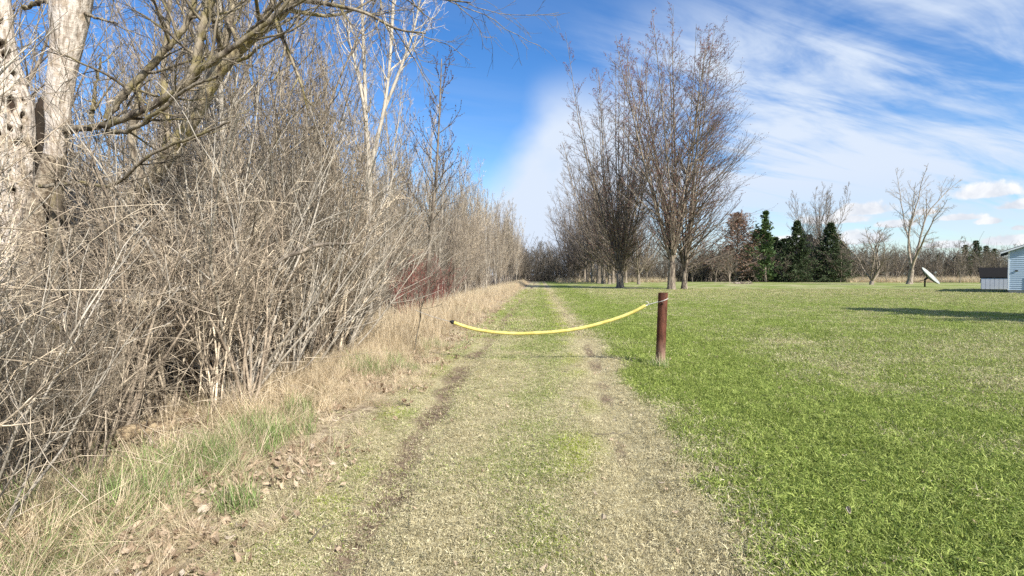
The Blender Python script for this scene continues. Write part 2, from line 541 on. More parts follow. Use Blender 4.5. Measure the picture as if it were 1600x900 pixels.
def build_ground():
    # one sheet in track coordinates (u across, y along), fine near the camera and running to the horizon
    s = np.linspace(-1, 1, 331)
    U = 0.9 * np.sinh(s * 9.1) + 0.0
    U = np.sign(U) * np.where(np.abs(U) < 4, np.abs(U), np.abs(U))
    s2 = np.linspace(-1, 1, 211)[10:]
    b = np.linspace(0, 1, 340)
    Y = -14 + 12.5 * (np.sinh(b * 6.2) / np.sinh(1.0)) * 0.62 * 1.0
    Y = -14 + (np.sinh(b * 6.9) * 9.2)
    UU, YY = np.meshgrid(U, Y)
    XX = UU + SL * np.minimum(YY, 400)
    Z = height(XX, YY)
    fade = 1 - sst(np.hypot(XX, YY), 500, 900)
    Z = Z * fade
    g, so_, ms, vg, lawn = zones(XX, YY)
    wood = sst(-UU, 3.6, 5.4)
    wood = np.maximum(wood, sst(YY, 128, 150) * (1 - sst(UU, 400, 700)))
    nR, nC = UU.shape
    idx = np.arange(nR * nC).reshape(nR, nC)
    V = np.stack([XX, YY, Z], -1).reshape(-1, 3)
    cl = np.searchsorted(U, -2.0); cr = np.searchsorted(U, 1.55)
    for nm, a, b_ in (('woodland_floor', 0, cl), ('track', cl, cr), ('lawn', cr, nC - 1)):
        sub = idx[:, a:b_ + 1]
        Q = np.stack([sub[:-1, :-1], sub[:-1, 1:], sub[1:, 1:], sub[1:, :-1]], -1).reshape(-1, 4)
        used = np.unique(Q); mp = np.zeros(nR * nC, int); mp[used] = np.arange(len(used))
        f = lambda arr: arr.ravel()[used]
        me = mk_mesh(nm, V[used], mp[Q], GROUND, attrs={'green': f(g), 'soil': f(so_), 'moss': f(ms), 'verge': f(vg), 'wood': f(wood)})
        tag(link(nm, me), kind='structure')


build_ground()

# ------------------------------------------------------------------ scatter by geometry nodes
def scatter(name, P, rot, scale, pick, sources, attrs, label=None, cat=None):
    src = bpy.data.collections.new(name + '_kinds')
    for k, me in enumerate(sources):
        o = bpy.data.objects.new('%s_kind_%02d' % (name, k), me)
        src.objects.link(o)
    me = bpy.data.meshes.new(name)
    P = np.asarray(P, np.float32)
    me.vertices.add(len(P)); me.vertices.foreach_set('co', P.ravel())
    a = me.attributes.new('rot', 'FLOAT_VECTOR', 'POINT'); a.data.foreach_set('vector', np.asarray(rot, np.float32).ravel())
    a = me.attributes.new('siz', 'FLOAT_VECTOR', 'POINT'); a.data.foreach_set('vector', np.asarray(scale, np.float32).ravel())
    a = me.attributes.new('pick', 'INT', 'POINT'); a.data.foreach_set('value', np.asarray(pick, np.int32))
    for k, v in attrs.items():
        a = me.attributes.new(k, 'FLOAT', 'POINT'); a.data.foreach_set('value', np.asarray(v, np.float32))
    o = link(name, me)
    ng = bpy.data.node_groups.new(name, 'GeometryNodeTree')
    ng.interface.new_socket('Geometry', in_out='INPUT', socket_type='NodeSocketGeometry')
    ng.interface.new_socket('Geometry', in_out='OUTPUT', socket_type='NodeSocketGeometry')
    n = ng.nodes
    gi = n.new('NodeGroupInput'); go = n.new('NodeGroupOutput')
    ci = n.new('GeometryNodeCollectionInfo'); ci.inputs['Collection'].default_value = src
    ci.inputs['Separate Children'].default_value = True; ci.inputs['Reset Children'].default_value = True
    ip = n.new('GeometryNodeInstanceOnPoints'); ip.inputs['Pick Instance'].default_value = True
    def na(nm, ty):
        x = n.new('GeometryNodeInputNamedAttribute'); x.data_type = ty; x.inputs[0].default_value = nm
        return x.outputs[0]
    L = ng.links.new
    L(gi.outputs[0], ip.inputs['Points']); L(ci.outputs[0], ip.inputs['Instance'])
    L(na('pick', 'INT'), ip.inputs['Instance Index']); L(na('rot', 'FLOAT_VECTOR'), ip.inputs['Rotation'])
    L(na('siz', 'FLOAT_VECTOR'), ip.inputs['Scale']); L(ip.outputs[0], go.inputs[0])
    md = o.modifiers.new('scatter', 'NODES'); md.node_group = ng
    tag(o, label, cat, kind='stuff')
    return o


def tuft(name, nb, rad, hgt, hsd, wid, lean, bend, material, seg=2, flat=0.0):
    """one tuft of blades: tapered strips bending over, each with its own random number"""
    g = np.random.default_rng(abs(hash_name(name)))
    r = rad * np.sqrt(g.random(nb)); th = g.random(nb) * 2 * math.pi
    base = np.stack([r * np.cos(th), r * np.sin(th), np.full(nb, -0.01)], 1)
    ph = g.random(nb) * 2 * math.pi
    out = np.stack([np.cos(ph), np.sin(ph), np.zeros(nb)], 1)
    side = np.stack([-np.sin(ph), np.cos(ph), np.zeros(nb)], 1)
    L = hgt * np.clip(1 + hsd * g.normal(size=nb), 0.25, 2.2)
    a = np.clip(lean + 0.3 * g.normal(size=nb), 0.0, 1.5)
    bd = bend * (0.4 + 1.2 * g.random(nb))
    w = wid * (0.6 + 0.8 * g.random(nb))
    rows = []
    p = base.copy()
    for k in range(seg + 1):
        f = k / seg
        ww = (w * (1 - f) ** 0.7 * 0.5 + 0.0003)[:, None]
        rows.append(np.stack([p - side * ww, p + side * ww], 1))
        an = np.clip(a + bd * f, 0, 2.2)[:, None]
        p = p + (L / seg)[:, None] * (np.sin(an) * out + np.cos(an) * np.array([0, 0, 1.0]))
    R = np.stack(rows, 1)                           # nb, seg+1, 2, 3
    idx = np.arange(nb * (seg + 1) * 2).reshape(nb, seg + 1, 2)
    Q = np.stack([idx[:, :-1, 0], idx[:, :-1, 1], idx[:, 1:, 1], idx[:, 1:, 0]], -1).reshape(-1, 4)
    rnd = np.repeat(g.random(nb), (seg + 1) * 2)
    return mk_mesh(name, R.reshape(-1, 3), Q, material, attrs={'rnd': rnd}, smooth=False)


def hash_name(s):
    h = 7
    for c in s: h = (h * 31 + ord(c)) % 1000003
    return h


def field(n, ymin, ymax, p, margin=1.12):
    """n points on the ground inside the view wedge, denser near the camera (p = exponent of the falloff)"""
    q = rng.random(n)
    e = 2 - p
    y = (ymin ** e + q * (ymax ** e - ymin ** e)) ** (1 / e)
    x = (rng.random(n) * 2 - 1) * (0.95 * y * margin + 0.5)
    return x, y


def rots(n, tilt=0.12):
    return np.stack([rng.normal(size=n) * tilt, rng.normal(size=n) * tilt, rng.random(n) * 6.283], 1)


def on_log(x, y, pad):
    """near the fallen log lying between these two ground points"""
    a = np.array([-3.65, 4.0]); b = np.array([-3.2, 5.3]); d = b - a
    t = np.clip(((x - a[0]) * d[0] + (y - a[1]) * d[1]) / (d @ d), 0, 1)
    return np.hypot(x - a[0] - t * d[0], y - a[1] - t * d[1]) < pad


def build_grass():
    T = [tuft('short_tuft_%d' % k, 30, 0.06 + 0.008 * k, 0.027, 0.5, 0.0044, (0.7, 1.15, 0.9)[k % 3], 1.1, GRASS) for k in range(8)]
    T2 = [tuft('broad_tuft_%d' % k, 40, 0.15, 0.055, 0.35, 0.009, 0.55, 0.9, GRASS) for k in range(4)]
    # near turf
    x, y = field(175000, 2.3, 16, 1.45)
    g, so_, ms, vg, lawn = zones(x, y)
    keep = rng.random(len(x)) < np.clip((1 - 0.86 * so_) * (1 - 0.80 * vg), 0, 1)
    keep &= u_of(x, y) > -3.6
    x, y, g, ms, vg, lawn = (v[keep] for v in (x, y, g, ms, vg, lawn))
    n = len(x)
    s = (0.62 + 0.45 * lawn + 0.35 * rng.random(n)) * (1 + 0.35 * sst(y, 6, 16))
    sz = np.stack([s, s, s * (0.62 + 0.55 * lawn * fbm(x, y, 1.2, 77) * 1.5)], 1)
    P = np.stack([x, y, height(x, y)], 1)
    left = u_of(x, y) < 1.6
    for nm, m_, lb in (('track_grass', left, 'short straw-coloured and green turf growing along the wheel track'), ('lawn_grass', ~left, 'short bright green lawn grass right of the track')):
        scatter(nm, P[m_], rots(m_.sum(), 0.38), sz[m_], rng.integers(0, 8, m_.sum()), T, {'green': g[m_], 'moss': ms[m_]}, lb, 'grass')
    # farther turf, coarser
    x, y = field(90000, 14, 62, 1.3, 1.05)
    g, so_, ms, vg, lawn = zones(x, y)
    keep = (rng.random(len(x)) < (1 - 0.85 * so_) * (1 - 0.8 * vg)) & (u_of(x, y) > -3.4)
    x, y, g, ms = x[keep], y[keep], g[keep], ms[keep]
    n = len(x)
    s = (0.8 + 0.5 * rng.random(n)) * (1 + 0.9 * sst(y, 20, 60))
    scatter('far_lawn_grass', np.stack([x, y, height(x, y)], 1), rots(n), np.stack([s, s, s * 0.75], 1), rng.integers(0, 4, n), T2,
            {'green': g, 'moss': ms}, 'patchy green and straw lawn grass farther down the field', 'grass')

    # dry tall grass of the verge
    D = [tuft('dry_clump_%d' % k, 46, 0.10, 0.62, 0.35, 0.0075, 0.25, 0.75, STRAW, 4) for k in range(5)]
    D += [tuft('flat_clump_%d' % k, 46, 0.20, 0.46, 0.5, 0.0065, 1.15, 0.45, STRAW, 3) for k in range(4)]
    N = 16000
    y = 1.5 + (110 ** 0.55 * rng.random(N)) ** (1 / 0.55)
    uu = -1.85 - 4.6 * rng.random(N)
    inner = -1.95 - 1.1 * (1 - sst(y, 6, 11)) + 0.25 * (fbm(y * 0, y, 0.6, 31) - 0.5) * 2
    inner = np.where(y < 40, inner, inner - 0.0)
    x = uu + SL * y
    dn = fbm(x, y, 0.9, 41)
    keep = (uu < inner) & (rng.random(N) < np.where(y < 9, 0.55 + 0.4 * (dn > 0.5), 0.6)) & (rng.random(N) < np.where(uu < -4.2, 0.55, 1))
    keep &= ~((y < 6) & (uu > -2.3) & (rng.random(N) < 0.3))
    keep &= (y < 8) | (rng.random(N) < 0.25 + 1.1 * sst(fbm(x, y, 0.55, 87), 0.36, 0.62))
    keep &= ~on_log(x, y, 0.12) & ~(on_log(x - 0.15, y + 0.2, 0.25) & (rng.random(N) < 0.8))
    x, y, uu = x[keep], y[keep], uu[keep]
    n = len(x)
    tall = sst(y, 7, 14) * sst(-uu, 1.9, 3.0)
    s = 0.30 + 0.95 * tall * fbm(x, y, 0.4, 89) * (0.6 + 0.6 * rng.random(n)) + 0.15 * rng.random(n)
    pick = np.where(rng.random(n) < 0.25 + 0.6 * tall, rng.integers(0, 5, n), rng.integers(5, 9, n))
    gr = np.clip((fbm(x, y, 0.5, 43) - 0.62) * 2.0, 0, 0.6)
    scatter('dry_tall_grass', np.stack([x, y, height(x, y)], 1), rots(n, 0.2), np.stack([s, s, s], 1), pick, D,
            {'green': gr, 'moss': gr * 0}, 'tall bleached dry grass along the foot of the thicket', 'dry grass')
    # matted dead grass and stalks on the near bank
    N = 2900
    y = 1.6 + 9.5 * rng.random(N) ** 1.3
    uu = -1.62 - 2.1 * rng.random(N) ** 0.85
    x = uu + SL * y
    keep = (fbm(x, y, 1.5, 83) + 0.28 * sst(-uu, 1.8, 2.6) > 0.53) & ~on_log(x, y, 0.18) & ~on_log(x - 0.2, y + 0.25, 0.22)
    x, y, uu = x[keep], y[keep], uu[keep]
    n = len(x)
    up_ = sst(-uu, 2.1, 2.9)
    s = 0.20 + 0.18 * rng.random(n) + 0.40 * up_ * rng.random(n) ** 2
    scatter('matted_dead_grass', np.stack([x, y, height(x, y)], 1), rots(n, 0.35), np.stack([s, s, s * 0.8], 1),
            np.where(rng.random(n) < 0.22 * up_ + 0.04, rng.integers(0, 5, n), rng.integers(5, 9, n)), D,
            {'green': np.clip((fbm(x, y, 0.8, 85) - 0.55) * 1.6, 0, 0.4), 'moss': np.zeros(n)}, 'matted dead grass and broken stalks on the near bank below the thicket', 'dry grass')
    # green tufts in the verge
    G = [tuft('green_clump_%d' % k, 60, 0.12, 0.26, 0.3, 0.006, 0.35, 0.9, STRAW, 3) for k in range(4)]
    pts = []
    for (px, py, rad, cnt) in [(420, 692, 0.34, 34), (350, 735, 0.3, 18), (600, 580, 0.6, 44), (560, 592, 0.4, 12), (240, 790, 0.25, 9), (205, 815, 0.2, 6),
                               (655, 545, 0.7, 12), (470, 660, 0.2, 8), (370, 800, 0.12, 7), (10, 850, 0.15, 8), (1031, 574, 0.16, 9), (300, 745, 0.2, 8)]:
        z = EYE * F / (py - HOR); c = at(px, py, z)
        r = rad * np.sqrt(rng.random(cnt)); th = rng.random(cnt) * 6.283
        pts.append(np.stack([c.x + r * np.cos(th), c.y + 1.3 * r * np.sin(th)], 1))
    pts = np.concatenate(pts)
    n = len(pts)
    s = 0.46 + 0.46 * rng.random(n)
    scatter('green_verge_grass', np.stack([pts[:, 0], pts[:, 1], height(pts[:, 0], pts[:, 1])], 1), rots(n, 0.2), np.stack([s, s, s], 1),
            rng.integers(0, 4, n), G, {'green': np.full(n, 0.66), 'moss': np.zeros(n)}, 'fresh blue-green grass tufts among dry leaves at the thicket edge', 'grass')
    # tan reeds across the far edge of the field
    N = 1900
    y = 118 + 26 * rng.random(N); px = np.where(rng.random(N) < 0.15, 870 + 190 * rng.random(N), 1325 + 240 * rng.random(N)); x = (px - CX) / F * y
    s = 1.0 + 1.0 * rng.random(N)
    scatter('far_dry_reeds', np.stack([x, y, height(x, y)], 1), rots(N, 0.1), np.stack([s * 1.6, s * 1.6, s], 1), rng.integers(0, 5, N), D,
            {'green': np.zeros(N), 'moss': np.zeros(N)}, 'tan reeds standing along the far side of the field', 'reeds')


build_grass()


def leaf_mesh(name, w, l, curl, seed, material):
    g = np.random.default_rng(seed)
    xs = np.linspace(-1, 1, 5); ys = np.linspace(-1, 1, 5)
    V = []
    for j, yv in enumerate(ys):
        half = w * (1 - abs(yv) ** 1.5) * (0.55 + 0.7 * g.random()) + 0.001
        for xv in xs:
            V.append((xv * half, yv * l, curl * abs(xv) * w * 1.5 * math.sin(1.7 * yv + seed) + curl * 0.8 * yv ** 2 * l + 0.20 * w * g.normal()))
    idx = np.arange(25).reshape(5, 5)
    Q = np.stack([idx[:-1, :-1], idx[:-1, 1:], idx[1:, 1:], idx[1:, :-1]], -1).reshape(-1, 4)
    return mk_mesh(name, V, Q, material, attrs={'rnd': np.full(25, g.random())}, smooth=False)


def build_litter():
    m, t = mat('dead_leaf')
    oi = t.new('ShaderNodeObjectInfo')
    r = t.attr('tone', 'INSTANCER').outputs['Fac']
    c = t.mix(r, (0.20, 0.135, 0.085), (0.56, 0.44, 0.31))
    c = t.mix(t.ss(r, 0.88, 0.96), c, (0.50, 0.42, 0.33))
    pbr(t, c, 0.75, trans=0.15)
    K = [leaf_mesh('leaf_%d' % k, 0.013 + 0.004 * (k % 3), 0.022 + 0.005 * (k % 2), 0.3 + 0.35 * (k % 3), 90 + k, m) for k in range(6)]
    N = 34000
    y = 1.6 + 32 * rng.random(N) ** 1.9
    uu = -1.55 - 6.5 * rng.random(N) ** 1.25
    x = uu + SL * y
    dn = fbm(x, y, 1.3, 51)
    keep = rng.random(N) < sst(dn, 0.38, 0.68) * (0.25 + 0.75 * sst(-uu, 1.6, 2.4))
    x, y = x[keep], y[keep]
    # a few blown out over the turf
    N2 = 800
    x2, y2 = field(N2, 2.4, 22, 1.2)
    k2 = u_of(x2, y2) > -2
    x = np.concatenate([x, x2[k2]]); y = np.concatenate([y, y2[k2]])
    n = len(x)
    tone = rng.random(n)
    s = 0.65 + 0.8 * rng.random(n)
    lawn = u_of(x, y) > -1.4
    s = np.where(lawn, s * 0.72, s * 1.1)
    tone = np.where(lawn, 0.6 + 0.4 * rng.random(n), tone)
    scatter('leaf_litter', np.stack([x, y, height(x, y) + 0.012 + 0.05 * (1 - lawn) * rng.random(n) + 0.03 * lawn * rng.random(n)], 1), rots(n, 0.35), np.stack([s, s, s], 1), rng.integers(0, 6, n), K,
            {'tone': tone}, 'dry brown fallen leaves scattered along the edge of the wood', 'leaf litter')


build_litter()

# ------------------------------------------------------------------ bare trees
def tree_mesh(seed, H, tr, fork=0.12, leaders=5, lang=0.28, n2=18, n3=8, n4=4, l2=0.33, a2=0.75, up2=0.10, up1=0.06, wig=0.05,
              mats=(BARK_GREY, TWIG_GREY), tw=0.006, low=0.12, lean=(0, 0), S0=8, bud=None, l3=0.36, l4=0.5, top=1.0, bias=None, crownmid=0.35, even=0.78):
    """a bare broadleaf tree: trunk mesh and crown mesh"""
    g = np.random.default_rng(seed)
    tk, cr = Bag(), Bag()
    fh = H * fork
    d0 = np.array([[lean[0], lean[1], 1.0]])
    P0 = grow(np.array([[0, 0, -0.25]]), d0, np.array([fh + 0.25]), 7, wig * 0.5, 0.0, g)
    R0 = taper([tr * 1.0], [tr * 0.82], 7)
    R0[0, 0] *= 1.5; R0[0, 1] *= 1.12
    tk.tubes(P0, R0, S0, 0, bark=0.12)
    # leaders
    n = leaders
    az = (np.arange(n) + g.random(n) * 0.6) * 2 * math.pi / n
    a = lang * (0.35 + 0.9 * g.random(n)); a[0] *= 0.25
    d = np.stack([np.sin(a) * np.cos(az) + lean[0], np.sin(a) * np.sin(az) + lean[1], np.cos(a)], 1)
    L = (H - fh) * (even + (1 - even) * g.random(n)) * top; L[0] = (H - fh) * 1.02
    L = L / np.clip(np.cos(a * 0.8), 0.6, 1)
    st = P0[0, -1] + np.zeros((n, 3)); st[:, 2] -= g.random(n) * fh * 0.12
    P1 = grow(st, d, L, 16, wig, up1, g)
    R1 = taper(tr * (0.78 / math.sqrt(n) * 1.4) * (0.8 + 0.4 * g.random(n)), np.full(n, tw * 1.2), 16, 0.85)
    if n == 1: R1 = taper([tr * 0.82], [tw * 1.2], 16, 0.9)
    tk.tubes(P1, R1, max(5, S0 - 2), 0, bark=0.08)
    # branches
    pos, dd, rad, t, ix = spawn(P1, R1, n2, low, 0.97, a2, 0.16, g, bias)
    shape = np.clip(1.0 - np.abs(t - crownmid) / (1.02 - crownmid) * np.where(t > crownmid, 0.86, 0.35), 0.12, 1)
    L2 = H * l2 * shape * (0.6 + 0.6 * g.random(len(t)))
    P2 = grow(pos, dd, L2, 9, wig * 1.5, up2, g)
    R2 = taper(np.minimum(rad * 0.62, 0.012 + L2 * 0.0125), np.full(len(t), tw * 0.9), 9, 0.8)
    cr.tubes(P2, R2, 5, 0)
    pos, dd, rad, t, ix = spawn(P2, R2, n3, 0.12, 0.97, 0.62, 0.16, g)
    L3 = L2[ix] * l3 * (1.1 - 0.65 * t) * (0.6 + 0.8 * g.random(len(t)))
    P3 = grow(pos, dd, L3, 6, wig * 2, up2 * 0.8, g)
    R3 = taper(np.minimum(rad * 0.7, 0.004 + L3 * 0.008), np.full(len(t), tw * 0.7), 6)
    cr.tubes(P3, R3, 3, 1)
    pos, dd, rad, t, ix = spawn(P3, R3, n4, 0.1, 0.98, 0.6, 0.18, g)
    L4 = np.clip(L3[ix] * l4 * (1.1 - 0.5 * t) * (0.6 + 0.8 * g.random(len(t))), 0.12, 1.2)
    P4 = grow(pos, dd, L4, 3, wig * 2.2, up2, g)
    R4 = taper(np.minimum(rad * 0.8, np.full(len(t), tw * 0.8)), np.full(len(t), tw * 0.4), 3)
    cr.tubes(P4, R4, 3, 1)
    if bud:
        bm_, bs, nb = bud
        pos, dd, rad, t, ix = spawn(P4, R4, nb, 0.35, 1.0, 0.5, 0.3, g)
        PB = grow(pos, dd, np.full(len(pos), bs), 3, 0, 0, g)
        RB = np.tile(np.array([[0.25, 0.38, 0.05]]) * bs, (len(pos), 1))
        cr.tubes(PB, RB, 3, 2)
        mats = (*mats, bm_)
    return tk.mesh('trunk', [mats[0]]), cr.mesh('crown', list(mats))


def plant_tree(name, meshes, loc, label, cat='tree', group=None, s=1.0, rz=0.0, sxy=None):
    x, y = loc
    o = empty(name, (x, y, float(height(x, y))), label, cat, group, rz)
    sx = sxy if sxy else s
    o.scale = (sx, sx, s)
    link('trunk', meshes[0], o)
    if meshes[1] is not None: link('crown', meshes[1], o)
    return o


def gpos(px, py):
    z = EYE * F / (py - HOR)
    return ((px - CX) / F * z, z)


# the double maple by the post, and the rank of maples behind it
MB = (BUD_RED, 0.09, 1)
MM = (BARK_MAPLE, TWIG_MAPLE)
z1 = 60.0
m1 = tree_mesh(101, 30.3, 0.44, 0.10, 9, 0.30, 36, 6, 3, 0.20, 0.72, 0.05, 0.045, 0.022, MM, 0.012, 0.0, bud=MB, bias=(-0.35, 0, 0), crownmid=0.3, S0=12, even=0.86)
plant_tree('maple_tree', m1, gpos(1049, 452.6), 'tallest bare maple, the thick left trunk of the pair behind the rusty post', 'maple')
m2 = tree_mesh(117, 29.3, 0.34, 0.07, 8, 0.30, 38, 6, 3, 0.29, 0.95, 0.05, 0.045, 0.022, MM, 0.012, 0.0, lean=(0.02, 0), bud=MB, bias=(1.0, 0, 0), crownmid=0.25, S0=12, even=0.84)
plant_tree('maple_tree', m2, gpos(1069, 452.2), 'tall bare maple leaning right, the slimmer right trunk of the pair behind the post', 'maple')
m3 = tree_mesh(133, 29.0, 0.50, 0.06, 17, 0.40, 26, 6, 3, 0.22, 0.8, 0.05, 0.05, 0.022, MM, 0.012, 0.0, bud=MB, crownmid=0.22, S0=12, even=0.84)
plant_tree('maple_tree', m3, gpos(969, 450), 'broad many-stemmed bare maple forking low, left of the tall pair', 'maple')
MV = [tree_mesh(140 + k, 20, 0.30, 0.09 + 0.02 * k, 8, 0.50, 24, 6, 3, 0.25, 0.8, 0.06, 0.045, 0.03, (BARK_GREY, TWIG_MAPLE), 0.016, 0.0, crownmid=0.22) for k in range(4)]
for (px, py, H, k, rz, lb) in [
        (998, 444.5, 19, 0, 0.4, 'thin grey bare maple standing alone between the two big maples'),
        (943, 443.4, 28, 1, 1.1, 'bare maple with pale trunk just left of the broad many-stemmed maple'),
        (935, 442.6, 27, 2, 2.3, None), (926, 441.4, 27, 3, 0.2, None), (952, 444.2, 21, 0, 3.3, None), (913, 440.2, 26, 1, 4.0, None),
        (918, 440.8, 22, 2, 5.0, None), (905, 439.8, 21, 0, 4.4, None), (958, 442.0, 22, 3, 2.0, None),
        (889, 439.3, 22, 3, 1.0, 'leftmost bare maple of the row, nearest the end of the track'),
        (897, 439.0, 20, 2, 0.7, None), (978, 441.8, 20, 1, 5.5, None), (1010, 441, 17, 2, 1.9, None),
        (1103, 439.8, 13, 1, 2.9, 'small pale bare maple at the far hedge right of the tall pair')]:
    o = plant_tree('maple_tree', MV[k], gpos(px, py), lb or 'bare maple in the shaded rank behind the big maples', 'maple',
                   None if lb else 'maples in the rank behind the big ones', H / 20, rz)


# ------------------------------------------------------------------ conifers
def conifer_mesh(seed, H, rad, bark, needle, n=150, droop=0.12, low=0.03, dens=9, nl=0.26, shape=1.0, gap=0.0):
    g = np.random.default_rng(seed)
    tk, cr = Bag(), Bag()
    P0 = grow(np.array([[0, 0, -0.2]]), np.array([[0, 0, 1.0]]), np.array([H + 0.2]), 12, 0.01, 0, g)
    R0 = taper([0.018 * H], [0.02], 12)
    tk.tubes(P0, R0, 7, 0)
    t = low + (1 - low) * np.sort(g.random(n)) ** 0.9
    prof = (1 - t) ** shape * (0.45 + 0.75 * g.random(n) ** 1.3) + 0.03
    if gap: prof *= np.where(np.sin(t * 34 + g.random() * 6) > 0.0, 1, 1 - gap)
    L = rad * prof
    az = np.arange(n) * 2.399 + g.normal(size=n) * 0.4
    f = t * 11; i = np.minimum(f.astype(int), 10); w = (f - i)[:, None]
    pos = P0[0, i] * (1 - w) + P0[0, i + 1] * w
    el = -droop * 2 + 0.9 * t
    d = np.stack([np.cos(az) * np.cos(el), np.sin(az) * np.cos(el), np.sin(el)], 1)
    P1 = grow(pos, d, L, 7, 0.05, 0.03, g)
    R1 = taper(0.01 + L * 0.012, np.full(n, 0.006), 7)
    cr.tubes(P1, R1, 4, 0)
    pos, dd, r_, t2, ix = spawn(P1, R1, dens, 0.15, 1.0, 0.8, 0.15, g)
    dd[:, 2] *= 0.35
    L2 = np.clip(L[ix] * 0.42 * (1.15 - 0.8 * t2), 0.2, 2.0)
    P2 = grow(pos, dd, L2, 4, 0.08, -droop * 0.4, g)
    # needle sprays: small leaf-shaped faces all along the side twigs
    pos, dd, r_, t3, ix = spawn(P2, np.full((len(P2), 4), 0.01), 5, 0.1, 1.0, 0.5, 0.3, g)
    k = len(pos)
    side = unit(np.cross(dd, g.normal(size=(k, 3))))
    ln = nl * (0.6 + 0.8 * g.random(k))[:, None]
    cr.quads(pos + dd * ln * 0.5, dd * ln * 0.6, side * ln * 0.16, 1, g.random(k).repeat(4))
    return tk.mesh('trunk', [bark], attr='rnd'), cr.mesh('crown', [bark, needle], smooth=False, attr='rnd')


def needle_mat(name, a, b):
    m, t = mat(name)
    r = t.attr('rnd').outputs['Fac']
    pbr(t, t.mix(r, a, b), 0.7, trans=0.15)
    return m


N_DARK = needle_mat('spruce_needles', (0.022, 0.038, 0.016), (0.085, 0.115, 0.048))
N_PINE = needle_mat('pine_needles', (0.035, 0.075, 0.026), (0.12, 0.17, 0.055))
N_RUST = needle_mat('larch_twigs', (0.17, 0.10, 0.07), (0.34, 0.22, 0.15))
SPR = [conifer_mesh(201, 11, 4.9, BARK_GREY, N_DARK, 240, 0.16, 0.01, 11, 0.27, 1.05), conifer_mesh(205, 11, 5.0, BARK_GREY, N_DARK, 240, 0.18, 0.01, 11, 0.27, 0.95)]
PIN = conifer_mesh(211, 12.5, 4.4, BARK_GREY, N_PINE, 120, -0.10, 0.02, 9, 0.34, 0.75, 0.6)
RUS = conifer_mesh(215, 11, 7.0, BARK_GREY, N_RUST, 150, -0.06, 0.06, 10, 0.22, 0.62)
zc = 98.0
for (px, top, base, ms_, H0, lb, wx) in [
        (1196, 333, 441, PIN, 12.5, 'bright green pine, the tallest evergreen beside the rust-brown tree', 1.0),
        (1243, 347, 441, SPR[0], 11, 'dark spruce with pointed top between green pine and the other spruce', 1.0),
        (1295, 350, 441, SPR[1], 11, 'rightmost dark spruce, pointed, in front of tall bare tree', 1.0)]:
    x, y = gpos(px, base)
    H = (base - top) / F * y
    plant_tree('conifer_tree', ms_, (x, y), lb, 'conifer', None, H / H0, px * 0.1, H / H0 * wx)
x, y = gpos(1150, 440.5)
plant_tree('larch_tree', RUS, (x, y), 'rust-brown fine-twigged tree left of the bright green pine', 'tree', None, (440 - 337) / F * y / 11, 0.6)
for k, (px, top, base) in enumerate([(1068, 412, 439), (1097, 400, 438.8), (1140, 384, 438.8), (1206, 372, 438.8), (1224, 374, 438.6), (1262, 368, 438.8), (1276, 376, 438.8), (1312, 378, 438.8), (1085, 405, 439.2), (1110, 398, 439), (1128, 392, 439), (1172, 385, 439.5), (1216, 380, 439.4), (1226, 388, 440),
                                     (1262, 378, 439.3), (1272, 392, 439.8), (1318, 396, 440), (1340, 404, 439.5), (1182, 360, 438.8), (1160, 396, 439)]):
    x, y = gpos(px, base)
    H = (base - top) / F * y
    plant_tree('conifer_tree', SPR[k % 2], (x, y), 'low dark evergreen filling the hedge under the tall conifers', 'conifer', 'low dark evergreens in the hedge', H / 11, k * 1.3, H / 11 * 1.9)
for k, (px, top) in enumerate([(1508, 386), (1526, 380), (1541, 388), (1492, 396), (1480, 402), (1552, 392), (1466, 400)]):
    y = 148 + 6 * (k % 3); x = (px - CX) / F * y
    H = (438.5 - top) / F * y
    plant_tree('conifer_tree', (PIN, SPR[0])[k in (3, 4)], (x, y), 'distant evergreen in the clump left of the blue house', 'conifer', 'distant evergreens beside the house',
               H / 12, k * 1.1, H / 12 * 1.3)
# an evergreen outside the frame that throws the long shade over the lawn on the right
plant_tree('pine_tree', PIN, (34.0, 1.5), 'tall broad pine beside the lawn, right of the view', 'conifer', None, 1.7, 0.2, 2.7)
plant_tree('conifer_tree', SPR[0], (37.5, -3.0), 'spruce beside the lawn, right of the view', 'conifer', None, 1.8, 0.2, 2.2)

# single bare trees on the right
FM = (BARK_GREY, TWIG_GREY)
t1 = tree_mesh(301, 22, 0.46, 0.12, 6, 0.30, 11, 7, 5, 0.20, 0.8, 0.05, 0.01, 0.09, FM, 0.018, 0.30, crownmid=0.6, even=0.7)
plant_tree('bare_tree', t1, gpos(1421, 444), 'tall bare tree with open twisting limbs behind the satellite dish', 'tree', None, (444 - 250) / F * gpos(1421, 444)[1] / 22, 1.0)
t2 = tree_mesh(305, 21, 0.36, 0.14, 9, 0.42, 24, 8, 5, 0.22, 0.7, 0.08, 0.05, 0.06, FM, 0.017, 0.12, crownmid=0.4)
plant_tree('bare_tree', t2, (gpos(1281, 441)[0] * 1.12, gpos(1281, 441)[1] * 1.12), 'grey bare tree rising between and behind the two dark spruces', 'tree', None, (439 - 285) / F * gpos(1281, 441)[1] * 1.12 / 21, 0.3)
t3 = tree_mesh(311, 10, 0.30, 0.06, 6, 0.62, 13, 8, 4, 0.32, 0.8, 0.09, 0.08, 0.10, FM, 0.014, 0.10, crownmid=0.4)
plant_tree('apple_tree', t3, gpos(1362, 445), 'spreading old apple tree forking at the ground left of the satellite dish', 'tree', None, 1.0, 0.9, 1.25)
MED = [tree_mesh(320 + k, 12, 0.17, 0.12, 4, 0.4, 16, 8, 4, 0.30, 0.8, 0.08, 0.06, 0.07, (BARK_GREY, TWIG_BROWN), 0.018, 0.10, crownmid=0.4) for k in range(4)]
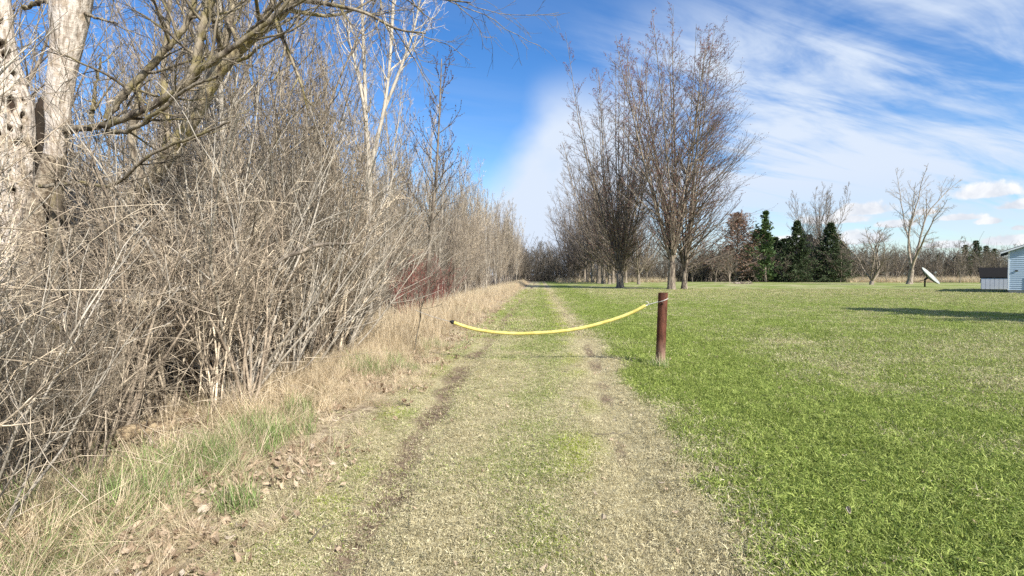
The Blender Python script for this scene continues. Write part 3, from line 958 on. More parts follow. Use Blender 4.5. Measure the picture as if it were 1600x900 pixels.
for (px, py, H, k, lb) in [(1330, 441, 9.5, 0, 'thin bare tree between the right spruce and the apple tree'), (1532, 442, 7.5, 1, 'low gnarled bare tree just left of the white shed'),
                           (1500, 441.5, 7.0, 2, 'low bare tree between the satellite dish and the gnarled tree'), (1470, 441, 6.5, 3, 'bare bush-like tree right behind the satellite dish')]:
    plant_tree('bare_tree', MED[k], gpos(px, py), lb, 'tree', None, H / 12, k * 1.7, H / 12 * 1.25)
for (px, py, H, k) in [(1082, 440.6, 8, 0), (1118, 440.8, 9, 1), (1140, 441.2, 8, 2), (1313, 441.2, 8, 3), (1346, 440.8, 9, 1), (1385, 441.4, 8, 2), (1402, 440.8, 9, 0), (1440, 440.4, 8, 3), (1560, 441, 8, 2), (1272, 440.9, 7.5, 1), (1226, 441.0, 7, 3)]:
    plant_tree('bare_tree', MED[k], gpos(px, py), 'brown bare tree at the field edge ' + ('left of the green pine' if px < 1200 else 'mixed in before the spruces' if px < 1330 else 'around the apple tree and dish' if px < 1500 else 'behind the shed'), 'tree', 'brown trees along the field edge', H / 12, k * 2.1 + px, H / 12 * 1.5)
# the far tree line across the end of the field
g_ = np.random.default_rng(77)
for i in range(84):
    px = 800 + 830 * (i + g_.random()) / 84
    y = 136 + 30 * g_.random()
    if px < 880: y = 165 + 60 * g_.random()
    x = (px - CX) / F * y
    H = 5.5 + 4.5 * g_.random() ** 1.3 + (4.5 if px < 875 else 0) + (2 if 1380 < px < 1500 else 0)
    plant_tree('bare_tree', MED[i % 4], (x, y), 'small bare tree in the far tree line ' + ('at the end of the track' if px < 880 else 'behind the maples' if px < 1100 else 'behind the evergreens' if px < 1340 else 'behind the satellite dish' if px < 1500 else 'behind the shed and house'), 'tree', 'trees in the far tree line', H / 12, g_.random() * 6, H / 12 * 1.3)
for (px, top, k) in [(845, 375, 0), (857, 372, 2), (868, 380, 1)]:
    y = 190.0
    plant_tree('bare_tree', MED[k], ((px - CX) / F * y, y), 'pale bare tree closing the far end of the track', 'tree', 'trees at the end of the track', ((437 - top) / F * y) / 12, k * 2.0)

# brushwood under the far tree line
def brush(name, N, xr, yr, hr, mats, label, r=0.02, seed=5, uside=None):
    g = np.random.default_rng(seed)
    x = xr[0] + (xr[1] - xr[0]) * g.random(N); y = yr[0] + (yr[1] - yr[0]) * g.random(N)
    pos = np.stack([x, y, height(x, y) - 0.05], 1)
    d = np.stack([g.normal(size=N) * 0.35, g.normal(size=N) * 0.35, np.ones(N)], 1)
    L = hr[0] + (hr[1] - hr[0]) * g.random(N)
    P = grow(pos, d, L, 5, 0.16, 0.0, g)
    R = taper(np.full(N, r), np.full(N, r * 0.4), 5)
    b = Bag(); b.tubes(P, R, 3, 0)
    p2, dd, rr, t, ix = spawn(P, R, 3, 0.2, 0.98, 0.7, 0.2, g)
    L2 = L[ix] * 0.4 * (0.5 + g.random(len(ix)))
    P2 = grow(p2, dd, L2, 3, 0.15, 0.05, g)
    b.tubes(P2, taper(np.minimum(rr, r * 0.5), np.full(len(ix), r * 0.25), 3), 3, 1)
    o = b.build(name, mats)
    return tag(o, label, 'undergrowth', kind='stuff')


brush('far_undergrowth', 3600, (0, 150), (133, 168), (3.0, 9.5), [TWIG_BROWN, TWIG_BROWN], 'brown brushwood below the far tree line', 0.07, 5)

# ------------------------------------------------------------------ the wood on the left
WV = [tree_mesh(400 + k, 14, 0.10 + 0.015 * k, 0.14, 3 + k % 3, 0.26, 20, 8, 4, 0.26, 0.75, 0.10, 0.05, 0.06, (BARK_GREY, TWIG_TAN), 0.0065, 0.05, crownmid=0.35) for k in range(4)]
BV = [tree_mesh(420 + k, 14, 0.09, 0.25, 1 + k % 2, 0.12, 30, 7, 4, 0.20, 0.6, 0.14, 0.05, 0.045, (BARK_PALE, TWIG_TAN), 0.006, 0.1, crownmid=0.3) for k in range(3)]
SV = [tree_mesh(430 + k, 9, 0.05, 0.10, 3 + k, 0.20, 18, 6, 4, 0.20, 0.6, 0.10, 0.05, 0.05, (BARK_PALE if k == 1 else BARK_GREY, TWIG_TAN), 0.006, 0.0, crownmid=0.3) for k in range(3)]
g_ = np.random.default_rng(31)
placed = 0
tries = 0
while placed < 192 and tries < 6000:
    tries += 1
    y = 5 + 150 * g_.random() ** 1.25
    uu = -6.0 - 34 * g_.random() ** 1.5
    x = uu + SL * y
    px = CX + F * x / y
    if px < -260 or px > 845: continue
    if px < 330 and y < 13: continue
    placed += 1
    pale = g_.random() < 0.35
    ms_ = BV[g_.integers(3)] if pale else WV[g_.integers(4)]
    H = 9 + 5.5 * g_.random() + 1.0 * float(sst(y, 40, 90)) + 2.0 * float(sst(-uu, 14, 30))
    plant_tree('bare_tree', ms_, (x, y), ('pale-stemmed' if pale else 'grey') + ' bare tree in the wood ' + ('behind the old trunks at the left edge' if px < 250 else 'behind the leaning mossy trunk' if px < 420 else 'around the slender pale forked tree' if px < 640 else 'behind the slim budding tree' if px < 740 else 'where the wood narrows toward the track end'), 'tree',
               'trees in the wood on the left', H / 14, g_.random() * 6.28)
for i in range(150):                                # straight saplings along the edge
    y = 14 + 300 * ((i + g_.random()) / 150) ** 1.9
    uu = -4.9 - 2.6 * g_.random() + (0.6 if y > 60 else 0)
    H = 5.2 + 4.4 * g_.random() + 4.2 * float(sst(y, 35, 80)) - 2.0 * float(sst(y, 120, 260))
    x = uu + SL * y
    plant_tree('sapling', SV[i % 3], (x, y), '%s sapling %s' % (('grey twiggy', 'pale-stemmed', 'taller dense grey')[i % 3], 'just past the red dogwoods' if y < 30 else 'halfway along the row at the wood edge' if y < 90 else 'near the far end of the row at the wood edge'), 'tree', 'saplings along the wood edge', H / 9, g_.random() * 6.28, max(0.8, H / 9 * 0.85))

# shrubs of the thicket
def shrub_mesh(seed, H, stems, spread, mats, n2=8, n3=4, n4=2, tw=0.0033, r0=0.020, arch=-0.026):
    g = np.random.default_rng(seed)
    st, tg = Bag(), Bag()
    n = stems
    az = g.random(n) * 6.283
    a = spread * (0.1 + 0.9 * g.random(n) ** 1.4)
    base = np.stack([0.22 * np.cos(az) * g.random(n), 0.22 * np.sin(az) * g.random(n), np.full(n, -0.08)], 1)
    d = np.stack([np.sin(a) * np.cos(az), np.sin(a) * np.sin(az), np.cos(a)], 1)
    L = H * (0.55 + 0.55 * g.random(n))
    P = grow(base, d, L, 10, 0.09, arch, g)
    R = taper(r0 * (0.6 + 0.8 * g.random(n)), np.full(n, tw * 1.1), 10)
    st.tubes(P, R, 5, 0)
    pos, dd, rad, t, ix = spawn(P, R, n2, 0.36, 0.98, 0.52, 0.18, g)
    L2 = L[ix] * 0.32 * (1.15 - 0.6 * t) * (0.5 + 0.8 * g.random(len(t)))
    P2 = grow(pos, dd, L2, 6, 0.12, 0.05, g)
    R2 = taper(np.minimum(rad * 0.7, 0.006), np.full(len(t), tw), 6)
    tg.tubes(P2, R2, 4, 0)
    pos, dd, rad, t, ix = spawn(P2, R2, n3, 0.1, 0.98, 0.7, 0.22, g)
    L3 = L2[ix] * 0.42 * (1.1 - 0.5 * t) * (0.5 + 0.9 * g.random(len(t)))
    P3 = grow(pos, dd, L3, 4, 0.16, 0.0, g)
    R3 = taper(np.minimum(rad * 0.75, tw * 1.4), np.full(len(t), tw * 0.7), 4)
    tg.tubes(P3, R3, 3, 1)
    pos, dd, rad, t, ix = spawn(P3, R3, n4, 0.1, 0.98, 0.7, 0.2, g)
    L4 = np.clip(L3[ix] * 0.6 * (0.5 + 0.9 * g.random(len(t))), 0.04, 0.4)
    P4 = grow(pos, dd, L4, 3, 0.15, 0.0, g)
    tg.tubes(P4, taper(np.minimum(rad * 0.8, tw), np.full(len(t), tw * 0.6), 3), 3, 1)
    return st.mesh('stems', [mats[0]]), tg.mesh('twigs', list(mats))


SH = [shrub_mesh(500 + k, 3.4 + 0.25 * (k % 3), 14, 0.24 + 0.17 * (k % 3), ((TWIG_TAN, TWIG_TAN), (TWIG_GREY, TWIG_TAN), (BARK_PALE, TWIG_BROWN))[k % 3]) for k in range(6)]
RD = [shrub_mesh(540, 2.0, 16, 0.5, (TWIG_RED, TWIG_RED), 5, 3, 1, 0.0034, 0.008, -0.01)]


def plant_shrub(name, ms_, x, y, label, group, s, rz):
    o = empty(name, (x, y, float(height(x, y))), label, 'shrub', group, rz)
    o.scale = (s, s, s)
    link('stems', ms_[0], o); link('twigs', ms_[1], o)
    return o


def edge_u(y): return np.interp(y, [0, 3, 5, 7, 10.5, 15, 19, 40, 80], [-2.6, -2.75, -2.85, -2.95, -3.3, -4.3, -4.7, -5.4, -5.0])


def shrub_place(y, uu, px):
    front = uu > float(edge_u(y)) - 0.95
    if px < 250: return 'around the old trunks at the left edge' if y < 8 else 'behind the old trunks at the left edge'
    if y < 7: return 'at the foot of the thicket above the green tufts' if front else 'deep in the thicket behind its nearest stems'
    if y < 13: return 'at the front of the thicket left of the yellow hose' if front else 'deep in the thicket left of the yellow hose'
    if y < 30: return 'behind the tall dry grass past the red dogwoods'
    return 'far along the edge of the wood'


cnt = 0
for i in range(190):
    y = 1.2 + 62 * (g_.random() ** 1.7)
    uu = float(edge_u(y)) - 0.35 - (0.3 + 4.6 * g_.random() ** 1.2)
    if i < 46:                                       # a closed front row
        y = 1.6 + 19 * (i / 46) ** 1.15
        uu = float(edge_u(y)) - 0.35 - 0.5 * g_.random()
    x = uu + SL * y
    px = CX + F * x / y
    if px < -420: continue
    if 12 < y < 24 and uu > -5.6: continue             # the dogwoods stand here
    if on_log(x, y, 0.35) or on_log(x - 0.3, y + 0.35, 0.4): continue
    cnt += 1
    sz_ = 0.72 + 0.35 * g_.random() + (0.1 if y > 8 else 0)
    if px < 330 and y < 7.5: sz_ *= 0.78             # lower brush before the old trees
    plant_shrub('shrub', SH[i % 6], x, y, '%s leafless shrub %s' % (('tan-stemmed', 'grey-stemmed', 'pale-stemmed brown-twigged')[i % 3], shrub_place(y, uu, px)), 'leafless shrubs of the thicket', sz_, g_.random() * 6.28)
for i in range(13):                                  # low broken brush spilling down to the near corner
    y = 2.9 + 1.9 * g_.random()
    px = -60 + 170 * g_.random() + 60 * (y - 2.9) / 1.9
    plant_shrub('shrub', SH[i % 6], (px - CX) / F * y, y, '%s low broken shrub spilling over the bank in the near left corner' % (('tan-stemmed', 'grey-stemmed', 'pale-stemmed brown-twigged')[i % 3]),
                'leafless shrubs of the thicket', 0.26 + 0.2 * g_.random(), g_.random() * 6.28)
for i in range(34):                                  # taller brush closing the view behind the old trunks
    y = 7.2 + 9 * g_.random()
    px = 10 + 330 * g_.random()
    plant_shrub('shrub', SH[i % 6], (px - CX) / F * y, y, '%s leafless shrub %s' % (('tan-stemmed', 'grey-stemmed', 'pale-stemmed brown-twigged')[i % 3], 'behind the old trunks at the left edge' if px < 160 else 'under the leaning mossy trunk'),
                'leafless shrubs of the thicket', 0.95 + 0.35 * g_.random(), g_.random() * 6.28)
for (px, py, s, lb) in [(668, 500, 1.15, 'red-twigged dogwood shrub by the left end of the yellow hose'), (636, 503, 1.35, 'red-twigged dogwood shrub half buried in tan brush, left of the hose end'), (655, 487, 1.5, 'tallest red dogwood, behind the others below the slim budding tree'),
                        (690, 480, 1.2, 'small red-twigged dogwood in the dry grass beyond the hose'), (610, 492, 1.4, 'dark red shrub deepest in the thicket left of the hose')]:
    x, y = gpos(px, py)
    plant_shrub('red_dogwood', RD[0], x, y, lb, None, s, px * 0.3)


def build_tangle():
    g = np.random.default_rng(61)
    b = Bag()
    N = 2600
    y = 1.0 + 26 * g.random(N) ** 1.5
    uu = edge_u(y) - 0.1 - 3.2 * g.random(N)
    x = uu + SL * y
    z = 0.02 + 1.9 * g.random(N) ** 1.4
    pos = np.stack([x, y, height(x, y) + z], 1)
    low = g.random(N) < 0.5
    d = g.normal(size=(N, 3)) * np.array([1, 1, 0.45]) + np.where(low, 0, 0.9)[:, None] * np.array([0, 0, 1.0])
    L = 0.5 + 1.3 * g.random(N)
    P = grow(pos, d, L, 7, 0.12, -0.06, g)
    hh = height(P[..., 0], P[..., 1])
    P[..., 2] = np.maximum(P[..., 2], hh + 0.01)
    R = taper(0.0022 + 0.003 * g.random(N) ** 2, np.full(N, 0.0014), 7)
    b.tubes(P, R, 3, 0)
    p2, dd, rr, t, ix = spawn(P, R, 2, 0.2, 0.95, 0.8, 0.3, g)
    P2 = grow(p2, dd, 0.12 + 0.3 * g.random(len(ix)), 3, 0.2, -0.02, g)
    b.tubes(P2, taper(np.minimum(rr, 0.002), np.full(len(ix), 0.001), 3), 3, 0)
    tag(b.build('bramble_tangle', [TWIG_TAN]), 'knotted dead bramble canes and twigs along the thicket edge', 'bramble', kind='stuff')


build_tangle()

# ------------------------------------------------------------------ the old trees at the left edge
def limb_pts(px, z0, z1=None):
    """list of (x, y, radius px) in the photograph to points and radii; depth runs from z0 to z1"""
    z1 = z0 if z1 is None else z1
    zz = np.linspace(z0, z1, len(px))
    P = [tuple(at(p[0], p[1], z)) for p, z in zip(px, zz)]
    R = [p[2] / F * z for p, z in zip(px, zz)]
    return np.array(P), np.array(R)


def res(P, R, n):
    PR = spline(np.column_stack([P, R]), n)
    return PR[:, :3], np.maximum(PR[:, 3], 0.003)


def twiggy(bag, P, R, n2, l2, seed, m2=1, n3=6, n4=4, tw=0.0026, t0=0.15, up=0.05, a2=0.75):
    g = np.random.default_rng(seed)
    pos, dd, rad, t, ix = spawn(P[None], R[None], n2, t0, 1.0, a2, 0.2, g)
    L2 = l2 * (0.4 + 0.9 * g.random(len(t)))
    P2 = grow(pos, dd, L2, 9, 0.14, up, g)
    R2 = taper(np.minimum(rad * 0.55, 0.006 + 0.012 * L2), np.full(len(t), tw), 9)
    bag.tubes(P2, R2, 5, 0)
    pos, dd, rad, t, ix = spawn(P2, R2, n3, 0.1, 0.98, 0.7, 0.2, g)
    L3 = L2[ix] * 0.42 * (1.1 - 0.5 * t) * (0.5 + 0.9 * g.random(len(t)))
    P3 = grow(pos, dd, L3, 6, 0.16, up, g)
    R3 = taper(np.minimum(rad * 0.7, 0.006), np.full(len(t), tw * 0.8), 6)
    bag.tubes(P3, R3, 3, m2)
    pos, dd, rad, t, ix = spawn(P3, R3, n4, 0.1, 0.98, 0.7, 0.2, g)
    P4 = grow(pos, dd, L3[ix] * 0.5 * (0.4 + g.random(len(t))), 3, 0.15, up, g)
    bag.tubes(P4, taper(np.minimum(rad * 0.8, tw), np.full(len(t), tw * 0.5), 3), 3, m2)


def dead_wood_mat():
    """bare weathered wood, bark left where the mesh says, dark rotten wood inside the holes"""
    m, t = mat('weathered_dead_wood')
    tc = t.new('ShaderNodeTexCoord')
    mp = t.new('ShaderNodeMapping'); mp.inputs['Scale'].default_value = (1, 1, 0.16)
    t.link(tc.outputs['Object'], mp.inputs[0])
    n = t.noise(mp.outputs[0], 30, 6, 0.65, 0.6)
    n2 = t.noise(tc.outputs['Object'], 7, 5, 0.6, 0.2)
    n3 = t.noise(tc.outputs['Object'], 26, 4, 0.6)
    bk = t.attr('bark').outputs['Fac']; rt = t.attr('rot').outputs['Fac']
    c = t.mix(t.ss(n, 0.35, 0.62), (0.28, 0.225, 0.175), (0.60, 0.53, 0.46))
    c = t.mix(t.ss(n2, 0.52, 0.66, 0, 0.6), c, (0.36, 0.27, 0.18))
    c = t.mix(t.ss(t.m('ADD', n3, t.m('MULTIPLY', n2, 0.3)), 0.80, 0.86, 0, 0.7), c, (0.16, 0.11, 0.08))
    barkc = t.mix(t.ss(n3, 0.35, 0.65), (0.13, 0.095, 0.065), (0.40, 0.33, 0.24))
    c = t.mix(t.ss(t.m('ADD', bk, t.m('MULTIPLY', t.m('SUBTRACT', n2, 0.5), 0.8)), 0.42, 0.55), c, barkc)
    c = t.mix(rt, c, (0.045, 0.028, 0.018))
    pbr(t, c, 0.85, t.m('ADD', n, n3), 0.8, 0.02)
    return m


DEAD = dead_wood_mat()


def old_trunk(name, P, R, S, parent, holes=(), barkfn=None, rough=0.1, seed=1):
    """a dense tube with furrows, flakes and pecked holes pressed into it"""
    g = np.random.default_rng(seed)
    K = len(P)
    T = unit(np.gradient(P, axis=0))
    X = unit(np.cross(np.array([0, 1.0, 0]), T)); Y = np.cross(T, X)
    ang = np.arange(S) * 2 * math.pi / S
    A, KK = np.meshgrid(ang, np.arange(K))
    s_len = np.concatenate([[0], np.cumsum(np.linalg.norm(np.diff(P, axis=0), axis=1))])
    sl_ = s_len[KK]
    q1 = fbm(A * 2.2 + 3, sl_ * 1.6, 1.0, seed, 3); q1b = fbm((A - 6.283) * 2.2 + 3, sl_ * 1.6, 1.0, seed, 3)
    w = A / 6.283
    q1 = q1 * (1 - w ** 6) + q1b * w ** 6
    q2 = fbm(A * 9, sl_ * 5, 1.0, seed + 5, 3)
    rr = R[KK] * (1 + rough * 2.2 * (q1 - 0.5) + rough * (q2 - 0.5))
    rot = np.zeros_like(rr)
    for (ha, hs, hw, hh, dp) in holes:
        da = (A - ha + math.pi) % (2 * math.pi) - math.pi
        wob = 0.9 * (q2 - 0.5) + 0.5 * (q1 - 0.5)
        e = np.sqrt((da * R[KK] / hw) ** 2 + ((sl_ - hs) / hh) ** 2) + wob
        k = 1 - sst(e, 0.72, 1.08)
        rr = rr - k * dp
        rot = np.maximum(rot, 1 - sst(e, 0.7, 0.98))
    V = P[KK] + rr[..., None] * (np.cos(A)[..., None] * X[KK] + np.sin(A)[..., None] * Y[KK])
    idx = np.arange(K * S).reshape(K, S)
    a0 = idx[:-1]; a1 = np.roll(a0, -1, 1); b0 = idx[1:]; b1 = np.roll(b0, -1, 1)
    Q = np.stack([a0, a1, b1, b0], -1).reshape(-1, 4)
    bk = (barkfn(sl_ / s_len[-1], A) if barkfn else np.zeros_like(rr))
    me = mk_mesh(name, V.reshape(-1, 3), Q, DEAD, attrs={'bark': bk.ravel(), 'rot': rot.ravel()})
    return link(name, me, parent), s_len[-1]


def face_angle(P, k, S=None):
    """angle on the tube that faces the camera at ring k"""
    T = unit(np.gradient(P, axis=0)); X = unit(np.cross(np.array([0, 1.0, 0]), T)); Y = np.cross(T, X)
    v = np.array([0, 0, EYE]) - P[k]
    return math.atan2(float(v @ Y[k]), float(v @ X[k]))


def build_old_trees():
    # the pecked dead trunk at the frame's edge
    z = 6.1
    pts = [(12, 700, 31), (14, 560, 29), (17, 440, 26), (22, 330, 24), (23, 250, 23), (19, 170, 23), (4, 95, 19), (-7, 0, 17), (-16, -120, 17), (-24, -260, 14)]
    P, R = limb_pts(pts, z)
    P[0, 2] = -0.3
    P, R = res(P, R, 300)
    t = empty('dead_tree', (P[0, 0], P[0, 1], 0.0), 'barkless dead trunk riddled with woodpecker holes at the left edge', 'dead tree')
    O = P - np.array([P[0, 0], P[0, 1], 0.0])
    s_len = np.concatenate([[0], np.cumsum(np.linalg.norm(np.diff(P, axis=0), axis=1))])
    pxy = 450 - F * np.tan(np.arctan((P[:, 2] - EYE) / P[:, 1]) + PITCH)
    pxx = CX + F * P[:, 0] / P[:, 1]
    holes = []
    for (hx, hy, w_, h_) in [(7, 75, 5, 6), (4, 92, 6, 7), (5, 122, 5, 6), (2, 135, 3, 5), (25, 168, 9, 10), (14, 185, 3, 5), (17, 207, 3, 4), (22, 226, 5, 5), (2, 38, 4, 4),
                             (30, 125, 4, 4), (10, 160, 3, 2), (40, 158, 2, 3), (36, 250, 2, 3), (9, 270, 2, 3), (15, 148, 2, 2), (33, 205, 4, 4), (8, 235, 4, 6), (44, 215, 3, 4), (28, 300, 4, 5), (12, 52, 4, 5), (20, 108, 3, 4), (46, 190, 2, 5)]:
        k = int(np.argmin(abs(pxy - hy)))
        off = np.clip((hx - pxx[k]) / (R[k] / z * F), -0.9, 0.9)
        holes.append((face_angle(P, k) - math.asin(off), s_len[k], 1.25 * w_ / F * z, 1.2 * h_ / F * z, 0.09))
    old_trunk('trunk', O, R, 110, t, holes, lambda s, a: np.where(s < 0.2, 0.45, 0.12) + 0.34 * (fbm(a * 2.5, s * 16, 1.0, 9, 3) > 0.58), 0.15, 3)

    # the second, forked and still alive on its right side
    z = 5.9
    B = [(40, 640, 22), (44, 540, 19), (46, 430, 17), (52, 345, 15), (68, 290, 13), (83, 242, 13), (90, 200, 15), (90, 165, 16.5), (98, 110, 18), (105, 60, 21.5), (111, 0, 27), (120, -90, 30), (132, -220, 26)]
    P, R = limb_pts(B, z)
    P[0, 2] = -0.3
    P, R = res(P, R, 260)
    t = empty('old_tree', (P[0, 0], P[0, 1], 0.0), 'half-dead tree, smooth pale wood above and rough bark below, next to the pecked trunk', 'tree')
    org = np.array([P[0, 0], P[0, 1], 0.0])
    old_trunk('trunk', P - org, R, 80, t, [], lambda s, a: np.where(s < 0.505, 1.0, np.where((s > 0.76) & (np.cos(a - 2.6) > 0.75), 1.0, 0.0)), 0.09, 8)
    b = Bag()
    limbs = [([(92, 195, 10), (94, 250, 9), (89, 320, 9), (84, 420, 10), (80, 560, 11)], 5.9, 6.1, 0),
             ([(98, 205, 7), (125, 202, 5.5), (150, 198, 5), (182, 190, 5), (215, 176, 5), (270, 146, 6), (320, 106, 5.5), (352, 82, 4.5), (400, 48, 3.5), (440, 15, 2.6), (480, -40, 2)], 5.9, 5.3, 12),
             ([(166, 186, 5), (190, 152, 5.5), (212, 128, 5.5), (246, 92, 5), (270, 66, 4.5), (292, 35, 4), (303, 0, 4), (316, -60, 3)], 5.85, 5.8, 10),
             ([(290, 132, 6), (306, 100, 6), (312, 60, 6), (322, 20, 5.5), (330, -30, 5), (345, -120, 4)], 5.6, 5.6, 9),
             ([(165, 205, 4), (200, 204, 3.5), (240, 180, 3), (290, 140, 2.6), (340, 120, 2)], 5.8, 5.2, 8),
             ([(142, 190, 3), (146, 165, 3), (150, 130, 2), (158, 90, 1.5)], 5.9, 5.9, 4),
             ([(60, 292, 3), (120, 286, 3), (178, 288, 2.6), (230, 245, 2.4), (300, 215, 2.2), (360, 190, 1.6)], 5.7, 5.0, 8),
             ([(128, 18, 2.5), (150, 28, 2), (184, 37, 1.2)], 5.9, 5.8, 2),
             ([(36, 14, 3), (60, 4, 3), (92, 0, 3)], 6.0, 5.9, 3)]
    g = np.random.default_rng(9)
    for i, (pt, za, zb, nt) in enumerate(limbs):
        P1, R1 = limb_pts(pt, za, zb)
        P1, R1 = res(P1 - org, R1, 40)
        P1[1:-1] += g.normal(size=P1[1:-1].shape) * 0.006
        b.tubes(P1, R1, 9, 0, bark=0.15)
        if nt: twiggy(b, P1, R1, nt, 1.0 if i in (1, 2, 3) else 0.55, 70 + i, 1, 6, 4)
    b.build('crown', [BARK_LIMB, TWIG_BROWN], t)
    P1, R1 = limb_pts([(60, 420, 17), (60, 330, 16), (61, 270, 15), (63, 215, 13), (66, 172, 9), (68, 152, 4)], 6.35)  # added stub, its near-black colour paints the shade between the two trunks
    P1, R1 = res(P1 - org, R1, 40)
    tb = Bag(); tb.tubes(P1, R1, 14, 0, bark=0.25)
    tag(tb.build('shade_stub', [bark_mat('painted_hollow_shade', (0.010, 0.008, 0.006), (0.035, 0.025, 0.018))], t), 'added stub behind the fork, coloured near black as the shade of the gap')

    # the leaning mossy tree
    C = [(182, 560, 15), (184, 440, 13), (196, 330, 12.5), (236, 278, 12), (280, 220, 11.5), (308, 170, 12), (338, 115, 11.5), (372, 78, 9.5), (402, 52, 8), (430, 30, 8), (462, -2, 7), (520, -60, 6), (600, -130, 4)]
    P, R = limb_pts(C, 7.6, 7.0)
    P[0, 2] = -0.2
    P, R = res(P, R, 90)
    t = empty('leaning_tree', (P[0, 0], P[0, 1], 0.0), 'mossy trunk leaning right over the thicket toward the track', 'tree')
    org = np.array([P[0, 0], P[0, 1], 0.0])
    tb = Bag(); tb.tubes(P - org, R, 12, 0, bark=0.16)
    tb.build('trunk', [BARK_MOSSY], t)
    b = Bag()
    Pc, Rc = (P - org)[40:], R[40:]
    twiggy(b, Pc, Rc, 26, 1.9, 95, 1, 7, 5, 0.003, 0.05, 0.03)
    for i, (pt, za, zb, nt) in enumerate([([(308, 170, 8), (330, 110, 7), (352, 60, 6), (365, 0, 5), (372, -80, 4)], 7.3, 7.4, 12),
                                          ([(225, 290, 6), (205, 220, 5), (215, 160, 4.5), (216, 130, 4)], 7.5, 7.6, 3),
                                          ([(250, 270, 5), (262, 200, 4.5), (255, 120, 4), (262, 40, 3), (268, -30, 3)], 7.5, 7.9, 10),
                                          ([(462, -2, 5), (520, 8, 3.2), (570, 20, 2.4), (620, 45, 1.8), (665, 52, 1.2)], 7.0, 6.4, 12),
                                          ([(430, 30, 5), (450, 80, 3), (470, 130, 2), (480, 170, 1.4)], 7.0, 7.1, 7),
                                          ([(500, -40, 4), (580, -30, 3), (650, -8, 2), (700, 0, 1.4), (735, 4, 1)], 7.0, 6.2, 12)]):
        P1, R1 = limb_pts(pt, za, zb)
        P1, R1 = res(P1 - org, R1, 26)
        b.tubes(P1, R1, 8, 0, bark=0.12)
        twiggy(b, P1, R1, nt, 1.0, 110 + i, 1, 6, 4, 0.0026)
    b.build('crown', [BARK_LIMB, TWIG_BROWN], t)

    # pale forked tree, thin and tall, above the thicket
    t = None
    tb, b = Bag(), Bag()
    org = None
    for i, (pt, zz) in enumerate([([(578, 450, 4.4), (577, 340, 4), (577, 262, 3.6), (572, 190, 3.1), (569, 100, 2.6), (565, 0, 2), (560, -90, 2), (556, -190, 1)], 16.0),
                                  ([(578, 262, 3.2), (590, 215, 3), (600, 170, 2.7), (607, 120, 2.2), (612, 50, 2.5), (616, -30, 2), (620, -140, 1)], 16.0),
                                  ([(601, 170, 2.6), (617, 130, 2.4), (632, 90, 2), (648, 40, 1.5), (660, -20, 1)], 16.2),
                                  ([(572, 190, 2.4), (560, 120, 2), (545, 60, 1.5), (532, 0, 1.2)], 15.8)]):
        P, R = limb_pts(pt, zz)
        if i == 0: P[0, 2] = -0.2; org = np.array([P[0, 0], P[0, 1], 0.0])
        P, R = res(P - org, R, 30)
        tb.tubes(P, R, 8, 0, bark=0.08)
        twiggy(b, P, R, 16, 1.5, 130 + i, 1, 5, 4, 0.004, 0.35, 0.12, 0.55)
    t = empty('pale_tree', tuple(org), 'slender pale forked tree rising high above the thicket', 'tree')
    tb.build('trunk', [BARK_PALE], t); b.build('crown', [BARK_PALE, TWIG_TAN], t)

    # slim tree with dark buds
    P, R = limb_pts([(667, 470, 3.4), (668, 435, 3.2), (674, 350, 2.8), (681, 280, 2.2), (686, 190, 1.5), (690, 92, 0.8)], 21.0)
    P[0, 2] = -0.1
    org = np.array([P[0, 0], P[0, 1], 0.0])
    P, R = res(P - org, R, 30)
    t = empty('budding_tree', tuple(org), 'slim tree with dark swelling buds at the thicket edge', 'tree')
    tb = Bag(); tb.tubes(P, R, 7, 0); tb.build('trunk', [BARK_GREY], t)
    b = Bag(); g = np.random.default_rng(15)
    pos, dd, rad, tt, ix = spawn(P[None], R[None], 30, 0.30, 0.98, 0.8, 0.12, g)
    L2 = 3.0 * (1.1 - tt) * (0.6 + 0.6 * g.random(len(tt))) + 0.4
    P2 = grow(pos, dd, L2, 8, 0.07, 0.10, g); R2 = taper(np.minimum(rad * 0.5, 0.02), np.full(len(tt), 0.005), 8)
    b.tubes(P2, R2, 4, 0)
    pos, dd, rad, tt, ix = spawn(P2, R2, 5, 0.2, 0.98, 0.55, 0.15, g)
    P3 = grow(pos, dd, L2[ix] * 0.35, 4, 0.08, 0.10, g); R3 = taper(rad * 0.7, np.full(len(tt), 0.004), 4)
    b.tubes(P3, R3, 3, 0)
    for PP, RR, nb in ((P2, R2, 10), (P3, R3, 4)):
        pos, dd, rad, tt, ix = spawn(PP, RR, nb, 0.3, 1.0, 0.7, 0.3, g)
        PB = grow(pos, dd, np.full(len(tt), 0.05), 3, 0, 0, g)
        b.tubes(PB, np.tile([[0.008, 0.018, 0.004]], (len(tt), 1)), 4, 1)
    b.build('crown', [TWIG_BROWN, BUD_DARK], t)


build_old_trees()


def broken_log(name, pts, z0, z1, mats, label, r_scale=1.0, twigs=0, seed=3):
    P, R = limb_pts(pts, z0, z1)
    P, R = res(P, R * r_scale, 40)
    P = P.copy()
    P[:, 2] = np.maximum(P[:, 2], height(P[:, 0], P[:, 1]) + R * 0.7)
    g = np.random.default_rng(seed)
    t = empty(name, (P[0, 0], P[0, 1], 0.0), label, 'log')
    org = np.array([P[0, 0], P[0, 1], 0.0])
    b = Bag(); b.tubes(P - org, R * np.r_[0.15, np.ones(38), 0.15], 12, 0, bark=0.22)
    b.build('log_body', mats, t)
    if twigs:
        b = Bag(); twiggy(b, P - org, R, twigs, 0.5, seed, 0, 3, 2); b.build('broken_twigs', [mats[0], mats[0]], t)
    return t


